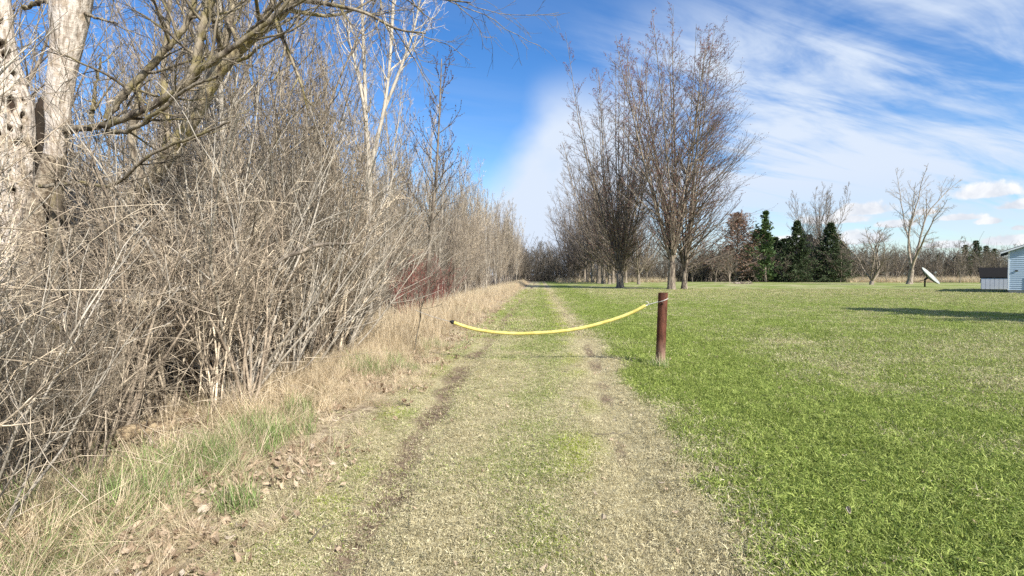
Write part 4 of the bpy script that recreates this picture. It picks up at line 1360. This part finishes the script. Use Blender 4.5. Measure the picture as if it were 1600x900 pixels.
LOG = bark_mat('rotten_wood', (0.13, 0.09, 0.055), (0.46, 0.35, 0.215), scale=16, stretch=1, thr=(0.38, 0.62))
broken_log('fallen_log', [(20, 765, 9), (90, 738, 12), (140, 718, 14), (200, 700, 14), (272, 690, 10)], 4.0, 5.2, [LOG], 'rotting tan log lying in the brush at the thicket edge', 1.0, 0, 3)
broken_log('fallen_branch', [(60, 505, 5), (130, 486, 6), (210, 466, 7), (262, 457, 7), (300, 449, 4)], 5.3, 5.6, [BARK_PALE], 'pale broken branch hanging level in the thicket beside the dead trunk', 0.8, 5, 4)
broken_log('fallen_branch', [(425, 418, 2), (445, 402, 3), (470, 394, 3.4), (492, 384, 3), (520, 381, 3), (552, 380, 1.6), (580, 366, 1)], 5.9, 6.6, [BARK_GREY], 'pale snapped branch propped across the middle of the thicket', 0.9, 5, 6)

# ------------------------------------------------------------------ post and hose barrier
def rust_mat():
    m, t = mat('rusty_pipe')
    tc = t.new('ShaderNodeTexCoord')
    mp = t.new('ShaderNodeMapping'); mp.inputs['Scale'].default_value = (1, 1, 0.35)
    t.link(tc.outputs['Object'], mp.inputs[0])
    n = t.noise(mp.outputs[0], 14, 6, 0.65, 0.3); n2 = t.noise(tc.outputs['Object'], 70, 4, 0.6)
    sep = t.new('ShaderNodeSeparateXYZ'); t.link(tc.outputs['Object'], sep.inputs[0])
    c = t.mix(t.ss(n, 0.35, 0.65), (0.045, 0.016, 0.010), (0.125, 0.043, 0.026))
    c = t.mix(t.ss(n2, 0.5, 0.72, 0, 0.6), c, (0.26, 0.11, 0.06))
    lowf = t.m('MULTIPLY', t.ss(sep.outputs[2], 0.55, 0.05), t.ss(n, 0.3, 0.6, 0.3, 0.85))
    c = t.mix(lowf, c, (0.30, 0.20, 0.15))
    pbr(t, c, 0.55, t.m('ADD', n, t.m('MULTIPLY', n2, 0.6)), 0.35, 0.006)
    return m


def plain_mat(name, col, rough=0.5, var=0.15, scale=30, metal=0.0):
    m, t = mat(name)
    tc = t.new('ShaderNodeTexCoord')
    n = t.noise(tc.outputs['Object'], scale, 4, 0.6)
    c = t.mix(t.ss(n, 0.3, 0.7), tuple(v * (1 - var) for v in col), tuple(min(1, v * (1 + var)) for v in col))
    p = pbr(t, c, rough, n, 0.15, 0.004)
    p.inputs['Metallic'].default_value = metal
    return m


def build_barrier():
    z = EYE * F / (572 - HOR)
    base = at(1031.5, 572, z)
    topp = at(1036, 457.5, z)
    t = empty('rusty_post', (base.x, base.y, float(height(base.x, base.y))), 'round rusty brown steel pipe post standing in the grass right of the track', 'post')
    b = Bag()
    hz = topp.z - float(height(base.x, base.y)); r = 0.083
    lx = topp.x - base.x
    K = 24
    zz = np.linspace(-0.2, hz, K)
    P = np.stack([lx * zz / hz, zz * 0, zz], 1)
    S = 40
    b.tubes(P, np.full(K, r), S, 0)
    # rim, wall thickness and the recessed plug of the open top
    ang = np.arange(S) * 2 * math.pi / S
    rings = [(r, hz), (r - 0.003, hz + 0.003), (r - 0.009, hz + 0.003), (r - 0.011, hz - 0.05), (0.001, hz - 0.05)]
    V = np.concatenate([np.stack([lx + q * np.cos(ang), q * np.sin(ang), np.full(S, h)], 1) for q, h in rings])
    idx = np.arange(len(rings) * S).reshape(len(rings), S)
    a0 = idx[:-1]; a1 = np.roll(a0, -1, 1); b0 = idx[1:]; b1 = np.roll(b0, -1, 1)
    b.add(V, np.stack([a0, a1, b1, b0], -1).reshape(-1, 4))
    o = b.build('pipe', [rust_mat()], t)
    b = Bag()
    bx = lx * 0.8; bz = hz * 0.86
    b.tubes(np.array([(bx - 0.02, -r + 0.004, bz), (bx - 0.02, -r - 0.012, bz), (bx - 0.02, -r - 0.018, bz)]), np.array([0.017, 0.017, 0.002]), 6)
    b.tubes(np.array([(bx - 0.02, -r - 0.012, bz), (bx - 0.02, -r - 0.034, bz), (bx - 0.02, -r - 0.036, bz)]), np.array([0.008, 0.008, 0.001]), 8)
    b.build('bolt', [plain_mat('rusty_bolt', (0.09, 0.05, 0.035), 0.6)], t)
    # barrier
    hose_px = [(706, 503, 10.35), (735, 512.5, 10.3), (770, 519, 10.2), (810, 521, 10.1), (850, 519.5, 10.0), (900, 514, 9.9), (950, 502, 9.8), (985, 489.5, 9.72), (1009, 477, 9.66)]
    H = spline(np.array([tuple(at(*p)) for p in hose_px]), 90)
    H[:, 2] += 0.016 * (fbm(np.arange(90) * 0.13, np.zeros(90), 1, 71) - 0.5) * np.sin(np.linspace(0, math.pi, 90))
    hb = empty('hose_barrier', (float(H[45, 0]), float(H[45, 1]), float(height(H[45, 0], H[45, 1]))), 'yellow hose over a wire strung sagging across the track to the post', 'barrier')
    org = np.array(hb.location)
    hb_m, ht = mat('yellow_hose')
    tc = ht.new('ShaderNodeTexCoord')
    n1 = ht.noise(tc.outputs['Object'], 6, 5, 0.65); n2 = ht.noise(tc.outputs['Object'], 45, 4, 0.65)
    c = ht.mix(ht.ss(n1, 0.35, 0.65), (0.56, 0.47, 0.12), (0.78, 0.68, 0.22))
    c = ht.mix(ht.ss(n2, 0.56, 0.72, 0, 0.75), c, (0.30, 0.22, 0.09))
    pbr(ht, c, 0.55, n2, 0.3, 0.004)
    rr = 0.031 * (1 + 0.06 * (fbm(np.arange(90) * 0.3, np.zeros(90), 1, 4) - 0.5))
    b = Bag(); b.tubes(H - org, rr, 14, 0)
    for e, s_ in ((0, 1), (89, -1)):                 # cut ends, hollow
        T = unit(H[1] - H[0]) if e == 0 else unit(H[89] - H[88])
        pp = np.stack([H[e], H[e] + s_ * T * 0.04]) - org
        b.tubes(pp, np.array([0.0305, 0.016]), 14, 0)
    b.build('hose', [hb_m], hb)
    wire = plain_mat('galvanised_wire', (0.55, 0.52, 0.48), 0.5, 0.25, 60, 0.2)
    dark = plain_mat('dark_clip', (0.03, 0.03, 0.03), 0.5)
    b = Bag()
    c = np.array([base.x + lx * 0.88, base.y, 0.0])
    hw = at(1034, 469, z).z
    aa = np.linspace(0, 2 * math.pi, 33)
    b.tubes(np.stack([c[0] + (r + 0.005) * np.cos(aa), c[1] + (r + 0.005) * np.sin(aa), hw + 0.035 * np.cos(aa)], 1) - org, np.full(33, 0.0065), 6)
    st = H[-1]; en = np.array([c[0] - r - 0.003, c[1] - 0.02, hw - 0.03])
    q = np.linspace(0, 1, 24)[:, None]
    for ph in (0, math.pi):                          # two twisted strands
        L_ = st * (1 - q) + en * q
        tw = 0.008
        L_ = L_ + np.concatenate([0 * q, tw * np.sin(q * 40 + ph), tw * np.cos(q * 40 + ph)], 1)
        b.tubes(L_ - org, np.full(24, 0.0052), 5)
    hk = np.array([st + np.array([0.01, -0.02, 0.03]) + 0.035 * np.array([math.cos(a), 0, math.sin(a)]) for a in np.linspace(-2.2, 2.0, 14)])
    b.tubes(hk - org, np.full(14, 0.006), 5)
    b.build('post_wire', [wire], hb)
    b = Bag()
    left = np.array(tuple(at(648, 484, 10.8)))
    L_ = H[0] * (1 - q) + left * q; L_[:, 2] -= 0.02 * np.sin(q[:, 0] * math.pi)
    b.tubes(L_ - org, np.full(24, 0.006), 5)
    b.build('tree_wire', [wire], hb)
    b = Bag()
    T = unit(H[0] - H[1])
    b.tubes(np.stack([H[0] - T * 0.05, H[0], H[0] + T * 0.02, H[0] + T * 0.045]) - org, np.array([0.036, 0.038, 0.024, 0.006]), 12)
    b.build('end_clip', [dark], hb)
    # the stem the wire is tied to
    x, y = float(left[0]) - 0.03, float(left[1])
    sm = tree_mesh(612, 2.4, 0.012, 0.3, 3, 0.5, 10, 5, 3, 0.3, 0.7, 0.03, 0.0, 0.16, (TWIG_BROWN, TWIG_BROWN), 0.003, 0.1)
    plant_tree('sapling', sm, (x, y), 'dark thin sapling the wire of the yellow hose is tied to', 'tree')


build_barrier()

# ------------------------------------------------------------------ far yard: house, shed, dish, piles
def siding_mat(name, col):
    return plain_mat(name, col, 0.6, 0.05, 3)


def build_house():
    z = EYE * F / (458.2 - HOR)
    c = at(1575, 458.2, z)
    x0, y0 = c.x, c.y
    W, Hh, D = 8.4, 3.72, 11.0
    pitch = 0.40
    ridge = Hh + pitch * W / 2
    t = empty('house', (x0, y0, 0.0), 'pale blue house with clapboard siding at the right edge', 'house', None, math.radians(-42))
    wm = siding_mat('blue_siding', (0.40, 0.50, 0.60)); trim = siding_mat('white_trim', (0.74, 0.76, 0.78))
    roofm = plain_mat('grey_shingle', (0.10, 0.105, 0.115), 0.9, 0.3, 8); found = plain_mat('concrete_base', (0.36, 0.36, 0.35), 0.9)
    b = Bag()
    b.box((0.03, 0.03, 0.3), (W - 0.03, D - 0.03, Hh))
    V = [(0.03, 0.03, Hh), (W - .03, 0.03, Hh), (W / 2, 0.03, ridge), (0.03, D - .03, Hh), (W - .03, D - .03, Hh), (W / 2, D - .03, ridge)]
    b.add(V, [(0, 1, 2, 2), (4, 3, 5, 5)])
    b.build('wall', [wm], t, smooth=False)
    b = Bag()
    n = 0; zc_ = 0.3
    while zc_ < ridge - 0.1:                          # overlapping boards, each tilted out at its foot
        h = 0.18
        top = zc_ + h
        a = 0.0 if top <= Hh else (top - Hh) / pitch
        if W - 2 * a < 0.3: break
        V = [(a, -0.012, zc_), (W - a, -0.012, zc_), (W - a, 0.022, top), (a, 0.022, top), (a, 0.03, zc_), (W - a, 0.03, zc_)]
        b.add(V, [(0, 1, 2, 3), (4, 5, 1, 0)])
        if top <= Hh:
            V = [(-0.012, D, zc_), (-0.012, 0, zc_), (0.022, 0, top), (0.022, D, top), (0.03, D, zc_), (0.03, 0, zc_)]
            b.add(V, [(0, 1, 2, 3), (4, 5, 1, 0)])
        zc_ += h
    tag(b.build('siding', [wm], t, smooth=False), kind='stuff')
    b = Bag(); b.box((0.05, 0.05, -0.3), (W - 0.05, D - 0.05, 0.3)); b.build('foundation', [found], t, smooth=False)
    b = Bag(); b.box((-0.035, -0.035, 0.28), (0.06, 0.05, Hh)); b.build('corner_board', [trim], t, smooth=False)
    b = Bag(); b.box((W - 0.06, -0.035, 0.28), (W + 0.035, 0.05, Hh)); b.build('corner_board', [trim], t, smooth=False)
    ov, ro = 0.55, 0.35
    th = 0.16
    for s_ in (0, 1):
        f = lambda x: x if s_ == 0 else W - x
        xe = -ov; ze = Hh - pitch * ov + 0.02
        V = [(f(xe), -ro, ze), (f(W / 2), -ro, ridge + 0.02), (f(W / 2), D + ro, ridge + 0.02), (f(xe), D + ro, ze)]
        V2 = [(x, y, zz + th) for x, y, zz in V]
        b = Bag(); b.add(V + V2, [(0, 1, 2, 3), (4, 7, 6, 5), (0, 4, 5, 1), (1, 5, 6, 2), (2, 6, 7, 3), (3, 7, 4, 0)])
        b.build('roof', [roofm], t, smooth=False)
        b = Bag()
        Vf = [(f(xe), -ro - 0.03, ze - 0.03), (f(W / 2), -ro - 0.03, ridge - 0.01), (f(W / 2), -ro - 0.03, ridge + 0.12), (f(xe), -ro - 0.03, ze + 0.10)]
        Vb = [(x, -ro - 0.003, zz) for x, y, zz in Vf]
        b.add(Vf + Vb, [(0, 1, 2, 3), (4, 7, 6, 5), (0, 4, 5, 1), (3, 2, 6, 7), (0, 3, 7, 4)])
        b.build('fascia', [trim], t, smooth=False)
    # a door and a window low on the gable wall
    w = Bag(); w.box((1.12, -0.05, 0.25), (2.2, 0.0, 1.45)); fr = w.build('window', [trim], t, smooth=False)
    gl = plain_mat('dark_glass', (0.02, 0.035, 0.06), 0.1); w = Bag(); w.box((1.2, -0.065, 0.33), (2.12, -0.052, 1.37)); w.build('pane', [gl], fr, smooth=False)
    w = Bag(); w.box((0.42, -0.08, 1.95), (0.62, -0.012, 2.03)); w.build('wall_lamp', [plain_mat('lamp_housing', (0.08, 0.07, 0.07), 0.5)], t, smooth=False)
    # low shed
    zs = EYE * F / (453.0 - HOR)
    c = at(1533, 453, zs)
    Ws, Ds = 6.5, 3.0
    s = empty('garden_shed', (c.x, c.y, 0.0), 'low white board shed with black roof left of the blue house', 'shed', None, math.radians(-40))
    hw_ = 1.32; hr = 2.35
    wmat = siding_mat('white_boards', (0.62, 0.66, 0.70)); black = plain_mat('black_roofing', (0.010, 0.009, 0.009), 0.95, 0.2, 6)
    b = Bag(); b.box((0, 0.0, 0.12), (Ws, Ds, hw_)); b.box((0.01, Ds / 2, hw_ + 0.003), (Ws - 0.01, Ds - 0.01, hr - 0.14)); b.build('wall', [wmat], s, smooth=False)
    for k in range(18):
        b = Bag(); b.box((k * 0.36 + 0.01, -0.035, 0.1), (k * 0.36 + 0.345, -0.004, hw_ - 0.01))
        b.build('board', [wmat], s, smooth=False)
    V = [(-0.12, -0.07, hw_ - 0.02), (Ws + .2, -0.07, hw_ - 0.02), (Ws + .2, Ds / 2 + .1, hr), (-0.25, Ds / 2 + 0.1, hr)]
    V2 = [(x, y, z_ + 0.1) for x, y, z_ in V]
    b = Bag(); b.add(V + V2, [(0, 3, 2, 1), (4, 5, 6, 7), (0, 1, 5, 4), (1, 2, 6, 5), (2, 3, 7, 6), (3, 0, 4, 7)])
    V = [(-0.25, Ds / 2 + .1, hr), (Ws + .2, Ds / 2 + .1, hr), (Ws + .2, Ds + .3, hr - 0.4), (-0.25, Ds + .3, hr - 0.4)]
    V2 = [(x, y, z_ + 0.1) for x, y, z_ in V]
    b.add(V + V2, [(0, 3, 2, 1), (4, 5, 6, 7), (0, 1, 5, 4), (1, 2, 6, 5), (2, 3, 7, 6), (3, 0, 4, 7)])
    b.build('roof', [black], s, smooth=False)
    b = Bag(); b.box((0.05, 0.05, -0.1), (Ws - .05, Ds - .05, 0.12)); b.build('base', [black], s, smooth=False)


build_house()


def build_dish():
    z = EYE * F / (448.5 - HOR)
    base = at(1445, 448.5, z)
    t = empty('satellite_dish', (base.x, base.y, 0.0), 'large white satellite dish tilted on a dark pole in the lawn', 'satellite dish')
    s = z / F
    Rr = 16.5 * s
    white = plain_mat('dish_white', (0.34, 0.36, 0.33), 0.6, 0.25, 2); dark = plain_mat('pole_dark', (0.045, 0.035, 0.03), 0.6)
    cc = at(1454.5, 430.5, z) - Vector((base.x, base.y, 0))
    # facing up and to the right, turned a little toward the camera
    n = Vector((0.56, -0.60, 0.70)).normalized()
    X = n.cross(Vector((0, 1, 0))).normalized(); Y = n.cross(X)
    S = 48
    ang = np.arange(S) * 2 * math.pi / S
    def ring(r, h): return [tuple(cc + X * (r * math.cos(a)) + Y * (r * math.sin(a)) + n * h) for a in ang]
    dep = 0.34 * s * 18.5 / 1.6 * 1.0
    prof = [(0.02, -dep)] + [(Rr * q, -dep + dep * q * q) for q in (0.2, 0.4, 0.6, 0.8, 0.95, 1.0)]
    back = [(Rr * 1.0 + 0.03, 0.02), (Rr * 1.0 + 0.03, -0.05), (Rr * 0.8, -dep + dep * 0.64 - 0.05), (Rr * 0.4, -dep + dep * .16 - 0.05), (0.02, -dep - 0.05)]
    V = []
    for r, h in prof + back: V += ring(r, h)
    m = len(prof + back)
    idx = np.arange(m * S).reshape(m, S)
    a0 = idx[:-1]; a1 = np.roll(a0, -1, 1); b0 = idx[1:]; b1 = np.roll(b0, -1, 1)
    b = Bag(); b.add(V, np.stack([a0, a1, b1, b0], -1).reshape(-1, 4)); b.build('reflector', [white], t)
    b = Bag()
    for k in range(8):                               # ribs behind
        a = k * math.pi / 4
        dr = X * math.cos(a) + Y * math.sin(a)
        b.tubes(np.array([tuple(cc + dr * (Rr * q) + n * (-dep + dep * q * q - 0.09)) for q in (0.05, 0.4, 0.7, 0.97)]), np.full(4, 0.035), 5)
    b.build('back_frame', [dark], t)
    hub = cc - n * (dep + 0.1)
    b = Bag(); b.tubes(np.array([(0, 0, -0.3), (0, 0, 0.8), tuple(Vector((0, 0, float(hub.z) - 0.15)))]), np.array([0.10, 0.10, 0.09]), 12); b.build('pole', [dark], t)
    b = Bag(); b.tubes(np.array([(0, 0, float(hub.z) - 0.25), tuple(hub), tuple(hub + n * 0.1)]), np.array([0.13, 0.16, 0.2]), 8)
    b.tubes(np.array([(0, 0, hub.z - 0.3), (-0.75, -0.05, float(hub.z) - 0.45)]), np.array([0.05, 0.04]), 6); b.build('mount', [dark], t)
    b = Bag()
    fo = cc + n * (Rr * 0.48)
    for k in range(1):
        a = 2.6
        b.tubes(np.array([tuple(cc + (X * math.cos(a) + Y * math.sin(a)) * Rr * 0.75 + n * (-dep * 0.44)), tuple(fo)]), np.array([0.013, 0.013]), 5)
    b.build('feed_struts', [white], t)
    b = Bag(); b.tubes(np.array([tuple(fo - n * 0.15), tuple(fo + n * 0.1)]), np.array([0.09, 0.08]), 12); b.build('feed_horn', [white], t)


build_dish()


def pile(name, px, py, w, h, n, label, seed):
    g = np.random.default_rng(seed)
    x, y = gpos(px, py)
    t = empty(name, (x, y, 0.0), label, 'brush pile')
    b = Bag()
    pos = np.stack([g.normal(size=n) * w * 0.4, g.normal(size=n) * 0.5, np.abs(g.normal(size=n)) * h * 0.35 + 0.05], 1)
    d = g.normal(size=(n, 3)) * np.array([1, 0.7, 0.25])
    P = grow(pos, d, 0.5 + 0.9 * g.random(n), 5, 0.15, -0.08, g)
    P[..., 2] = np.maximum(P[..., 2], 0.0)
    b.tubes(P, taper(0.03 + 0.05 * g.random(n), np.full(n, 0.015), 5), 5, 0, bark=0.2)
    b.build('sticks', [BARK_GREY], t)
    b = Bag()
    P = np.array([(-w * .3, 0, 0.1), (0, 0.05, h * 0.45), (w * .3, 0, 0.15)])
    b.tubes(spline(P, 10), np.array([.06, .12, .16, .2, .22, .2, .2, .16, .12, .08]), 9, 0, bark=0.3)
    b.build('stump', [BARK_GREY], t)


pile('brush_pile', 1131, 439.6, 2.6, 1.0, 60, 'small dark heap of branches on the lawn before the hedge', 4)
pile('brush_pile', 1156, 443.6, 3.4, 0.35, 46, 'flat low heap of sticks on the lawn right of the other heap', 6)


def loose_sticks():
    g = np.random.default_rng(44)
    spots = [(930, 683, 790, 0.25), (480, 860, 0, 0.2), (640, 640, 0, 0.2), (560, 705, 0, 0.3)]
    for i, (px, py, _, L) in enumerate(spots):
        x, y = gpos(px, py)
        P = grow(np.array([[0, 0, 0.02]]), np.array([[math.cos(i * 1.3), math.sin(i * 1.3), 0]]), np.array([L * 1.5]), 7, 0.12, 0, g)
        P[..., 2] = 0.03 + 0.015 * g.random(7)
        b = Bag(); b.tubes(P, taper([0.006], [0.002], 7), 6, 0)
        p2, dd, rr, t, ix = spawn(P, taper([0.006], [0.002], 7), 2, 0.3, 0.8, 0.7, 0.1, g)
        dd[:, 2] *= 0.2
        b.tubes(grow(p2, dd, np.full(2, L * 0.4), 3, 0.1, 0, g), np.full((2, 3), 0.0025), 5, 0)
        o = b.build('fallen_twig', [TWIG_BROWN], None, (x, y, float(height(x, y))))
        tag(o, ['thin fallen twig on the turf between the wheel ruts', 'thin fallen twig beside the bare earth of the left rut near the camera', 'thin fallen twig left of the left wheel rut, under the hose shadow',
                'forked fallen twig on the grey earth left of the ruts'][i], 'twig')


loose_sticks()
